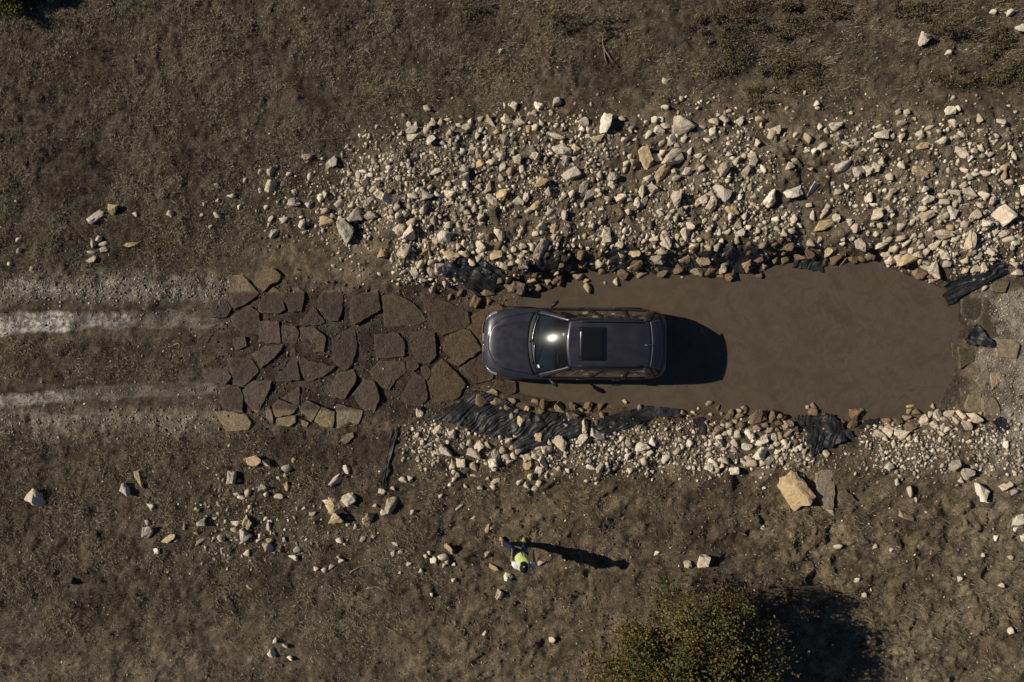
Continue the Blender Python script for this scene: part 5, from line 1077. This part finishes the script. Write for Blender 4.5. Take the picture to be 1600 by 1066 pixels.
# black ceramic edge along the bottom and top of the screen, cowl and wipers
V, Fc = grid(lambda a, b: (lambda p: (p[0] - 0.0, p[1], p[2] + 0.004))(screen_pt(-0.02 + a * 0.085, b)), 3, 25); solid(mk('screen_band', V, Fc, M['trim'], ws), 0.002)
def cowl(a, b):
    q = b * 2 - 1; s_ = screen_pt(0.0, b); x1 = 1.155 + 0.15 * q * q
    return (x1 + (s_[0] + 0.02 - x1) * a, 0.80 * q, 1.062 - 0.07 * q * q + (0.028 * a) + 0.006)
V, Fc = grid(cowl, 4, 21); solid(mk('cowl', V, Fc, M['trim'], CAR), 0.01)
for k, (b0, b1, a0, a1) in enumerate(((0.52, 0.90, 0.03, 0.05), (0.16, 0.50, 0.03, 0.10))):
    pts = []
    for i in range(7):
        t = i / 6; p = screen_pt(a0 + (a1 - a0) * t, b0 + (b1 - b0) * t); pts.append((p[0] - 0.01, p[1], p[2] + 0.026))
    V, Fc = tube(pts, [0.013] * 7, 6); wp_ = mk('wiper', V, Fc, M['alloy'], CAR)
    q = screen_pt(0.0, b0); V, Fc = tube([(q[0] - 0.05, q[1], q[2] + 0.02), pts[2], pts[4]], [0.014, 0.012, 0.008], 6); mk('wiper_arm', V, Fc, M['trim'], wp_)
# stickers inside the screen
for nm, a, b, w_, h_, m in (('screen_sticker', 0.90, 0.70, 0.05, 0.04, 'sticker'), ('screen_sticker', 0.10, 0.115, 0.05, 0.05, 'sticker')):
    V, Fc = grid(lambda i, j: (lambda p: (p[0], p[1], p[2] + 0.004))(screen_pt(a + (i - .5) * h_, b + (j - .5) * w_)), 3, 3); st = mk(nm, V, Fc, M[m], ws)
    if a > .5:
        V, Fc = grid(lambda i, j: (lambda p: (p[0], p[1], p[2] + 0.006))(screen_pt(a + (i - .5) * h_ * .6, b + (j - .5) * w_ * .6)), 3, 3); mk('sticker_mark', V, Fc, M['stickerb'], st)

SPL = [(0.0, 0.045), (0.415, 0.455), (0.715, 0.755), (0.925, 1.0)]
for side in (1, -1):
    # A pillar and roof edge frame
    def apil(a, b):
        p = np.array(screen_pt(a, 1.0)); q_ = side_pt(0.03, a)
        m_ = p + (q_ - p) * b; m_[2] += 0.012 * math.sin(math.pi * b); m_[1] += 0.012 * math.sin(math.pi * b)
        return (m_[0], m_[1] * side, m_[2])
    V, Fc = grid(apil, 14, 5, side == 1); solid(mk('windscreen_pillar', V, Fc, M['paint'], CAR), 0.02)
    for s0, s1 in SPL[1:3]:
        V, Fc = grid(lambda a, b: (lambda p: (p[0], p[1] * side, p[2]))(side_pt(s0 + (s1 - s0) * a, b, 0.004)), 3, 9, side == -1); solid(mk('door_pillar', V, Fc, M['trim'], CAR), 0.012)
    V, Fc = grid(lambda a, b: (lambda p: (p[0], p[1] * side, p[2]))(side_pt(.925 + .075 * a, b)), 4, 9, side == -1); solid(mk('rear_pillar', V, Fc, M['paint'], CAR), 0.02)
    V, Fc = grid(lambda a, b: (lambda p: (p[0], p[1] * side, p[2]))(side_pt(a, .88 + .125 * b, 0.006)), 30, 4, side == -1); solid(mk('roof_edge', V, Fc, M['paint'], CAR), 0.012)
    V, Fc = grid(lambda a, b: (lambda p: (p[0], p[1] * side, p[2]))(side_pt(a, -.02 + .075 * b, 0.005)), 30, 3, side == -1); solid(mk('belt_moulding', V, Fc, M['trim'], CAR), 0.01)
    for s0, s1 in ((0.045, 0.415), (0.455, 0.715), (0.755, 0.925)):
        V, Fc = grid(lambda a, b: (lambda p: (p[0], p[1] * side, p[2]))(side_pt(s0 + (s1 - s0) * a, .05 + .83 * b)), 10, 9, side == -1); mk('side_window', V, Fc, M['sideglass'], CAR)
    # roof rails
    pts = []
    for i in range(15):
        t = i / 14; s_ = 0.10 + 0.80 * t; r_ = rail(s_); hgt = 0.045 * min(1, min(t, 1 - t) * 9 + 0.05)
        pts.append((r_[0], (r_[1] - 0.055) * side, r_[2] + 0.022 + hgt * 0.85))
    V, Fc = tube(pts, [0.016] * 15, 8); mk('roof_rail', V, Fc, M['trim'], CAR)
    # door mirror
    mx_, my_, mz_ = 1.78, 0.905, 1.075
    pts = [(1.70, 0.885, 1.01), (1.74, 0.93, 1.045), (1.79, 0.985, 1.075), (1.86, 1.055, 1.085), (1.915, 1.105, 1.08)]
    V, Fc = [], []
    n = 10
    for i, p in enumerate(pts):
        rx, rz = [.022, .035, .062, .058, .018][i], [.02, .035, .075, .07, .025][i]
        for k in range(n):
            t = 2 * math.pi * k / n; V.append((p[0] + rx * math.cos(t), p[1] * side - side * 0.25 * rx * math.cos(t), p[2] + rz * math.sin(t)))
    for i in range(len(pts) - 1):
        for k in range(n):
            f = (i * n + k, i * n + (k + 1) % n, (i + 1) * n + (k + 1) % n, (i + 1) * n + k); Fc.append(f)
    Fc.append(tuple(range(n))); Fc.append(tuple(4 * n + k for k in range(n)))
    mir = mk('door_mirror', V, Fc, M['trim'], CAR)
    V, Fc = grid(lambda a, b: (1.845 + 0.075 * (a) + 0.004, (0.985 + 0.10 * a) * side, 1.03 + 0.10 * b), 4, 3); solid(mk('mirror_glass', V, Fc, M['chrome'], mir), 0.003)
    # lamps
    skinpatch('headlight', lambda c: 0.055 + 0.05 * (6 - c) * 0, 0.36, 4.55, 6.15, M['lens'], side, 0.006, 12, 7)
    skinpatch('tail_light', 4.28, 4.62, 4.3, 5.9, M['red'], side, 0.008, 8, 6)
    # shut lines of the doors, sill trim, handles, arches
    for x in (1.45, 2.66, 3.55):
        skinpatch('door_gap', x, x + 0.012, 1.0, 5.95, M['trim'], side, 0.0015, 2, 14, t=0.001)
    skinpatch('sill_trim', 1.35, 3.35, 0.0, 1.25, M['trim'], side, 0.006, 12, 3)
    skinpatch('side_moulding', 1.48, 3.53, 3.0, 3.35, M['trim'], side, 0.014, 12, 3)
    for x in (2.40, 3.32):
        skinpatch('door_handle', x, x + 0.21, 4.72, 5.02, M['paint'], side, 0.028, 6, 3, t=0.018)
    for x in (0.93, 3.75):
        V, Fc = [], []
        n = 26
        for i in range(n + 1):
            t = math.pi * i / n
            for (rr, yy) in ((.375, .935), (.44, .955), (.44, .85), (.375, .85)): V.append((x - rr * math.cos(t), yy * side, .36 + rr * math.sin(t)))
        for i in range(n):
            for k in range(4):
                Fc.append((i * 4 + k, i * 4 + (k + 1) % 4, (i + 1) * 4 + (k + 1) % 4, (i + 1) * 4 + k))
        mk('wheel_arch', V, Fc, M['trim'], CAR)
        V, Fc = [], []
        prf = [(.20, .70), (.36, .70), (.375, .74), (.375, .90), (.355, .932), (.25, .936), (.235, .91)]
        n = 36
        for i in range(n):
            t = 2 * math.pi * i / n
            for rr, yy in prf: V.append((x + rr * math.cos(t), yy * side, .375 + rr * math.sin(t)))
        k_ = len(prf)
        for i in range(n):
            for k in range(k_ - 1): Fc.append((i * k_ + k, ((i + 1) % n) * k_ + k, ((i + 1) % n) * k_ + k + 1, i * k_ + k + 1))
        whl = empty('wheel', parent=CAR)
        mk('tyre', V, Fc, M['rubber'], whl)
        V, Fc = [], []
        for i in range(40):
            t = 2 * math.pi * i / 40; sp = 0.905 if (i // 4) % 2 == 0 else 0.86
            for rr, yy in ((.24, .92), (.21, .90), (.19, sp), (.06, sp), (.05, .925), (0.0, .925)): V.append((x + rr * math.cos(t), yy * side, .375 + rr * math.sin(t)))
        for i in range(40):
            for k in range(5): Fc.append((i * 6 + k, ((i + 1) % 40) * 6 + k, ((i + 1) % 40) * 6 + k + 1, i * 6 + k + 1))
        mk('rim', V, Fc, M['alloy'], whl)

# sunroof
def sun_pt(a, b, ex=0.0, dz=0.006):
    x = 2.335 - ex + (0.735 + 2 * ex) * a; y = (-0.415 - ex) + (0.83 + 2 * ex) * b
    s_ = (x - 2.16) / 1.99; r_ = rail(min(max(s_, 0), 1)); q = y / r_[1]
    return (x, y, r_[2] + 0.040 * (1 - abs(q) ** 2.5) + dz)
V, Fc = grid(lambda a, b: sun_pt(a, b, 0.0, 0.002), 8, 10); sr = solid(mk('sunroof', V, Fc, M['roofglass'], CAR), 0.006, 0)
V, Fc = grid(lambda a, b: sun_pt(a, b, -0.05, 0.0065), 8, 10); solid(mk('sunroof_glass', V, Fc, M['roofglass'], sr), 0.004, 0)
# roof spoiler, rear screen, tailgate, bumper, aerial
def spoil(a, b):
    q = b * 2 - 1; r0 = roof_pt(1, b); x1 = 4.50 - 0.07 * q * q
    return (r0[0] + (x1 - r0[0]) * a, r0[1] * (1 + 0.10 * a), r0[2] + 0.004 - 0.075 * a - 0.05 * a * a)
V, Fc = grid(spoil, 8, 25); solid(mk('roof_spoiler', V, Fc, M['paint'], CAR), 0.03)
def rscr(a, b):
    q = b * 2 - 1
    p0 = np.array((4.30 - 0.05 * q * q, 0.60 * q, 1.54)); p1 = np.array((4.60 - 0.10 * q * q, 0.76 * q, 1.06))
    p = p0 + (p1 - p0) * a; p[0] += 0.03 * math.sin(math.pi * a); return tuple(p)
V, Fc = grid(rscr, 8, 19); mk('rear_window', V, Fc, M['sideglass'], CAR)
for side in (1, -1):
    V, Fc = grid(lambda a, b: (lambda p, r_: (p[0] + (r_[0] - p[0]) * b, (p[1] + (abs(r_[1]) - p[1]) * b) * side, p[2] + (r_[2] - p[2]) * b))(side_pt(1.0, 1 - a), rscr(a, 1.0)), 8, 3, side == 1)
    solid(mk('tailgate_pillar', V, Fc, M['paint'], CAR), 0.02)
V, Fc = grid(lambda a, b: (4.60 + 0.12 * math.sin(math.pi * a) * (1 - (b * 2 - 1) ** 4 * 0.8) - 0.16 * (b * 2 - 1) ** 4, 0.84 * (b * 2 - 1), 0.42 + 0.24 * a), 6, 21); solid(mk('rear_bumper', V, Fc, M['paint'], CAR), 0.03)
V, Fc = tube([(4.02, -0.015, 1.67), (4.07, -0.015, 1.70), (4.15, -0.015, 1.705)], [0.016, 0.014, 0.008], 6); mk('aerial', V, Fc, M['chrome'], CAR)
# grille, bumper lip, number plate holder
def nose(y0, y1, z0, z1, off, nm, m, nu=12, nv=4, parent=None):
    def f(a, b):
        y = y0 + (y1 - y0) * a; z = z0 + (z1 - z0) * b
        xs = np.linspace(0, .5, 60); ws_ = np.array([cw(t) for t in xs]); i = int(np.argmax(ws_ >= abs(y) * 1.02)); 
        return (xs[i] - off + max(0, z - 0.62) * 0.22, y, z)
    V, Fc = grid(f, nu, nv); return solid(mk(nm, V, Fc, m, parent or CAR), 0.012, 0)
nose(-0.80, 0.80, 0.36, 0.52, 0.035, 'front_bumper', M['paint'], 31, 4)
nose(-0.62, 0.62, 0.40, 0.47, 0.05, 'air_intake', M['trim'], 25, 3)
for s in (1, -1):
    g = nose(0.03 * s, 0.25 * s, 0.58, 0.745, 0.018, 'grille', M['trim'], 8, 6)
    for (a, b, c, d) in ((0.02, 0.26, 0.735, 0.76), (0.02, 0.26, 0.565, 0.585)):
        nose(a * s, b * s, c, d, 0.028, 'grille_frame', M['chrome'], 8, 3, g)
# cabin
def rbox(name, c, d, m, parent=CAR, bev=0.05, rot=(0, 0, 0)):
    bm = bmesh.new(); bmesh.ops.create_cube(bm, size=1)
    for v in bm.verts: v.co = Vector((v.co.x * d[0], v.co.y * d[1], v.co.z * d[2]))
    bmesh.ops.bevel(bm, geom=bm.edges[:], offset=min(bev, min(d) * .45), segments=3, affect='EDGES', profile=0.6)
    me = bpy.data.meshes.new(name); bm.to_mesh(me); bm.free(); me.polygons.foreach_set('use_smooth', [True] * len(me.polygons))
    o = link(name, me, m, parent); o.location = c; o.rotation_euler = rot; return o
rbox('cabin_floor', (2.9, 0, 0.42), (3.0, 1.5, 0.04), M['dash'], CAR, 0.01)
rbox('dashboard', (1.62, 0, 0.93), (0.50, 1.42, 0.24), M['dash'], CAR, 0.1)
for y in (-0.38, 0.38):
    st = rbox('seat', (2.45, y, 0.66), (0.52, 0.50, 0.20), M['seat'], CAR, 0.07)
    rbox('backrest', (0.30, 0, 0.36), (0.16, 0.48, 0.62), M['seat'], st, 0.07, (0, 0.26, 0)); rbox('headrest', (0.42, 0, 0.76), (0.10, 0.26, 0.17), M['seat'], st, 0.04, (0, 0.2, 0))
bn = rbox('rear_bench', (3.35, 0, 0.66), (0.50, 1.30, 0.2), M['seat'], CAR, 0.07); rbox('backrest', (0.30, 0, 0.34), (0.16, 1.28, 0.56), M['seat'], bn, 0.06, (0, 0.28, 0))
rbox('console', (2.2, 0, 0.62), (0.9, 0.22, 0.28), M['dash'], CAR, 0.05)
V, Fc = [], []
for i in range(24):
    t = 2 * math.pi * i / 24
    for k in range(6):
        u_ = 2 * math.pi * k / 6; rr = 0.18 + 0.016 * math.cos(u_); V.append((0.016 * math.sin(u_), rr * math.cos(t), rr * math.sin(t)))
for i in range(24):
    for k in range(6): Fc.append((i * 6 + k, ((i + 1) % 24) * 6 + k, ((i + 1) % 24) * 6 + (k + 1) % 6, i * 6 + (k + 1) % 6))
swl = mk('steering_wheel', V, Fc, M['dash'], CAR); swl.location = (1.98, -0.38, 1.0); swl.rotation_euler = (0, R(-28), 0)
CAR.location = (-0.735, -0.05, -0.50); CAR.rotation_euler = (0, 0, R(-0.5))

# ------------------------------------------------------------------ the person
M['skin'] = mat('skin', (0.34, 0.19, 0.125), 0.6, 0.3)
M['vest'] = mat('fluorescent_vest', (0.62, 0.74, 0.26), 0.7, 0.2, noise=[(14, 0.5, 0.8, 1.15)])
M['shirt'] = mat('white_cotton', (0.74, 0.76, 0.80), 0.85, 0.2)
M['trousers'] = mat('navy_cotton', (0.020, 0.024, 0.055), 0.9, 0.15, noise=[(20, 0.5, 0.7, 1.4)])
M['shoe'] = mat('tan_suede', (0.40, 0.29, 0.16), 0.85, 0.2)
M['cap'] = mat('black_cloth', (0.012, 0.012, 0.013), 0.8, 0.2)
M['eye'] = mat('eye', (0.02, 0.015, 0.012), 0.2, 0.5)
fx0, fy0 = px(818, 848)
PZ = float(H(fx0, fy0))
PERSON = empty('person', (fx0, fy0, PZ)); tag(PERSON, 'person in a yellow-green vest, white sleeves, navy trousers and black cap, walking towards the pool', 'person')
def skin_obj(name, verts, edges, radii, m, parent, sub=2, root=0):
    me = bpy.data.meshes.new(name); me.from_pydata([tuple(v) for v in verts], edges, []); me.update()
    o = link(name, me, m, parent)
    md = o.modifiers.new('skin', 'SKIN'); md.use_smooth_shade = True
    sv = me.skin_vertices[0].data if len(me.skin_vertices) else None
    if sv is None:
        bpy.context.view_layer.objects.active = o; o.select_set(True); bpy.ops.mesh.customdata_skin_add(); sv = me.skin_vertices[0].data
    for i, r_ in enumerate(radii): sv[i].radius = r_ if isinstance(r_, tuple) else (r_, r_); sv[i].use_root = (i == root)
    ss_ = o.modifiers.new('sub', 'SUBSURF'); ss_.levels = sub; ss_.render_levels = sub
    return o
lx, ly = px(785, 846); lx -= fx0; ly -= fy0          # left foot, to the image left
J = dict(pel=(-.09, -.06, .94), bel=(-.07, -.09, 1.10), che=(-.04, -.13, 1.27), col=(-.03, -.145, 1.43), nec=(-.025, -.135, 1.50), hd0=(-.02, -.115, 1.57), hd1=(-.02, -.11, 1.66), hd2=(-.02, -.115, 1.73),
         hL=(-.19, -.05, .91), kL=(-.36, .06, .50), aL=(lx + .01, ly - .03, .10), tL=(lx - .05, ly + .14, .045), hR=(.01, -.07, .91), kR=(.02, .03, .49), aR=(0, -.03, .09), tR=(.02, .17, .045),
         sL=(-.21, -.15, 1.40), eL=(-.305, -.13, 1.13), wL=(-.30, -.02, .91), sR=(.16, -.15, 1.40), eR=(.255, -.15, 1.13), wR=(.235, -.04, .90))
names = list(J); ix = {n: i for i, n in enumerate(names)}
RD = dict(pel=.13, bel=.12, che=.14, col=.10, nec=.055, hd0=.07, hd1=.083, hd2=.06, hL=.085, kL=.058, aL=.042, tL=.035, hR=.085, kR=.058, aR=.042, tR=.035, sL=.058, eL=.043, wL=.028, sR=.058, eR=.043, wR=.028)
ED = [('pel', 'bel'), ('bel', 'che'), ('che', 'col'), ('col', 'nec'), ('nec', 'hd0'), ('hd0', 'hd1'), ('hd1', 'hd2'), ('pel', 'hL'), ('hL', 'kL'), ('kL', 'aL'), ('aL', 'tL'), ('pel', 'hR'), ('hR', 'kR'), ('kR', 'aR'), ('aR', 'tR'),
      ('col', 'sL'), ('sL', 'eL'), ('eL', 'wL'), ('col', 'sR'), ('sR', 'eR'), ('eR', 'wR')]
verts = [J[n] for n in names]; rad = [RD[n] for n in names]; edges = [(ix[a], ix[b]) for a, b in ED]
# palms and five fingers each, part of the same body
for w_, sg in (('wL', -1), ('wR', 1)):
    wv = Vector(J[w_]); d = Vector((sg * -0.05, 0.30, -0.95)).normalized(); sd_ = Vector((0, 1, 0.3)).normalized(); nn = d.cross(sd_).normalized()
    pi_ = len(verts); verts.append(tuple(wv + d * 0.06)); rad.append(.030); edges.append((ix[w_], pi_))
    for k, (o_s, ln) in enumerate(((-.032, .058), (-.012, .072), (.010, .076), (.030, .068))):
        a = wv + d * 0.10 + sd_ * o_s; b = a + d * ln * .55 + nn * sg * 0.010; c = b + d * ln * .4 + nn * sg * 0.028
        i0 = len(verts)
        for p, r_ in ((a, .010), (b, .0088), (c, .0075)): verts.append(tuple(p)); rad.append(r_)
        edges += [(pi_, i0), (i0, i0 + 1), (i0 + 1, i0 + 2)]
    a = wv + d * 0.05 + sd_ * .040; b = a + d * .04 + sd_ * .016
    i0 = len(verts)
    for p, r_ in ((a, .012), (b, .009)): verts.append(tuple(p)); rad.append(r_)
    edges += [(pi_, i0), (i0, i0 + 1)]
hd = Vector(J['hd1'])
for p, r_, to in (((hd.x, hd.y + .105, hd.z - .03), .014, 'hd1'), ((hd.x - .085, hd.y, hd.z - .03), .018, 'hd1'), ((hd.x + .085, hd.y, hd.z - .03), .018, 'hd1')):
    edges.append((ix[to], len(verts))); verts.append(p); rad.append(r_)
body_p = skin_obj('body', verts, edges, rad, M['skin'], PERSON, 2, ix['pel'])
def cloth(name, pts, eds, m, grow, sub=2):
    nm = list(pts); k = {n: i for i, n in enumerate(nm)}
    return skin_obj(name, [pts[n][0] for n in nm], [(k[a], k[b]) for a, b in eds], [pts[n][1] if isinstance(pts[n][1], tuple) else pts[n][1] + grow for n in nm], m, PERSON, sub)
mid = lambda a, b, t: tuple(Vector(a) * (1 - t) + Vector(b) * t)
cloth('trousers', {'pel': (J['pel'], .145), 'hL': (J['hL'], .095), 'kL': (J['kL'], .075), 'aL': (mid(J['kL'], J['aL'], .88), .062), 'hR': (J['hR'], .095), 'kR': (J['kR'], .075), 'aR': (mid(J['kR'], J['aR'], .88), .062)},
      [('pel', 'hL'), ('hL', 'kL'), ('kL', 'aL'), ('pel', 'hR'), ('hR', 'kR'), ('kR', 'aR')], M['trousers'], 0.008)
cloth('shirt', {'pel': (J['pel'], .150), 'bel': (J['bel'], .140), 'che': (J['che'], .155), 'col': (J['col'], .105), 'sL': (J['sL'], .078), 'eL': (mid(J['sL'], J['eL'], .62), .068), 'sR': (J['sR'], .078), 'eR': (mid(J['sR'], J['eR'], .62), .068)},
      [('pel', 'bel'), ('bel', 'che'), ('che', 'col'), ('col', 'sL'), ('sL', 'eL'), ('col', 'sR'), ('sR', 'eR')], M['shirt'], 0.006)
cloth('vest', {'lo': (mid(J['pel'], J['bel'], .1), (.185, .165)), 'bel': (J['bel'], (.185, .165)), 'che': (J['che'], (.205, .175)), 'up': (mid(J['che'], J['col'], .9), (.175, .125)), 'sL': ((-.165, -.15, 1.41), (.092, .092)), 'sR': ((.115, -.15, 1.41), (.092, .092))},
      [('lo', 'bel'), ('bel', 'che'), ('che', 'up'), ('up', 'sL'), ('up', 'sR')], M['vest'], 0.0)
V, Fc = tube([(-.08, .10, .98), (-.07, .07, 1.1), (-.045, .035, 1.27), (-.035, -.03, 1.41)], [.010] * 4, 6); mk('zip', V, Fc, M['cap'], PERSON)
for a, t in (('aL', 'tL'), ('aR', 'tR')):
    A, T = Vector(J[a]), Vector(J[t]); d = (T - A); d.z = 0; d.normalize()
    skin_obj('shoe', [A + Vector((0, 0, .03)), A - d * .05 + Vector((0, 0, -.04)), A + d * .07 + Vector((0, 0, -.035)), A + d * .18 + Vector((0, 0, -.045))], [(0, 1), (0, 2), (2, 3)], [.064, .060, .064, .054], M['shoe'], PERSON, 2)
# cap with a peak, eyes, mouth
V, Fc = [], []
hc = hd + Vector((0, -.005, .035))
for i in range(7):
    t = (math.pi / 2) * i / 6
    for k in range(20):
        p = 2 * math.pi * k / 20; rr = .108 * math.cos(t) + .002; V.append((hc.x + rr * math.cos(p) * .92, hc.y + rr * math.sin(p) * 1.08, hc.z + .095 * math.sin(t)))
for i in range(6):
    for k in range(20): Fc.append((i * 20 + k, i * 20 + (k + 1) % 20, (i + 1) * 20 + (k + 1) % 20, (i + 1) * 20 + k))
cp = mk('cap', V, Fc, M['cap'], PERSON)
V, Fc = grid(lambda a, b: (hc.x + (b - .5) * .17, hc.y + .085 + a * .075 * math.sin(math.pi * (0.12 + 0.76 * b)), hc.z + .012 - .03 * a), 4, 10); solid(mk('peak', V, Fc, M['cap'], cp), .006)
rbox('cap_badge', (hc.x + .004, hc.y + .06, hc.z + .09), (.03, .022, .012), M['shirt'], cp, 0.004)
for s in (-1, 1):
    rbox('eye', (hd.x + s * .032, hd.y + .083, hd.z), (.022, .012, .012), M['eye'], PERSON, 0.005)
rbox('mouth', (hd.x, hd.y + .082, hd.z - .075), (.045, .012, .010), mat('lips', (0.26, 0.10, 0.08), 0.6), PERSON, 0.004)
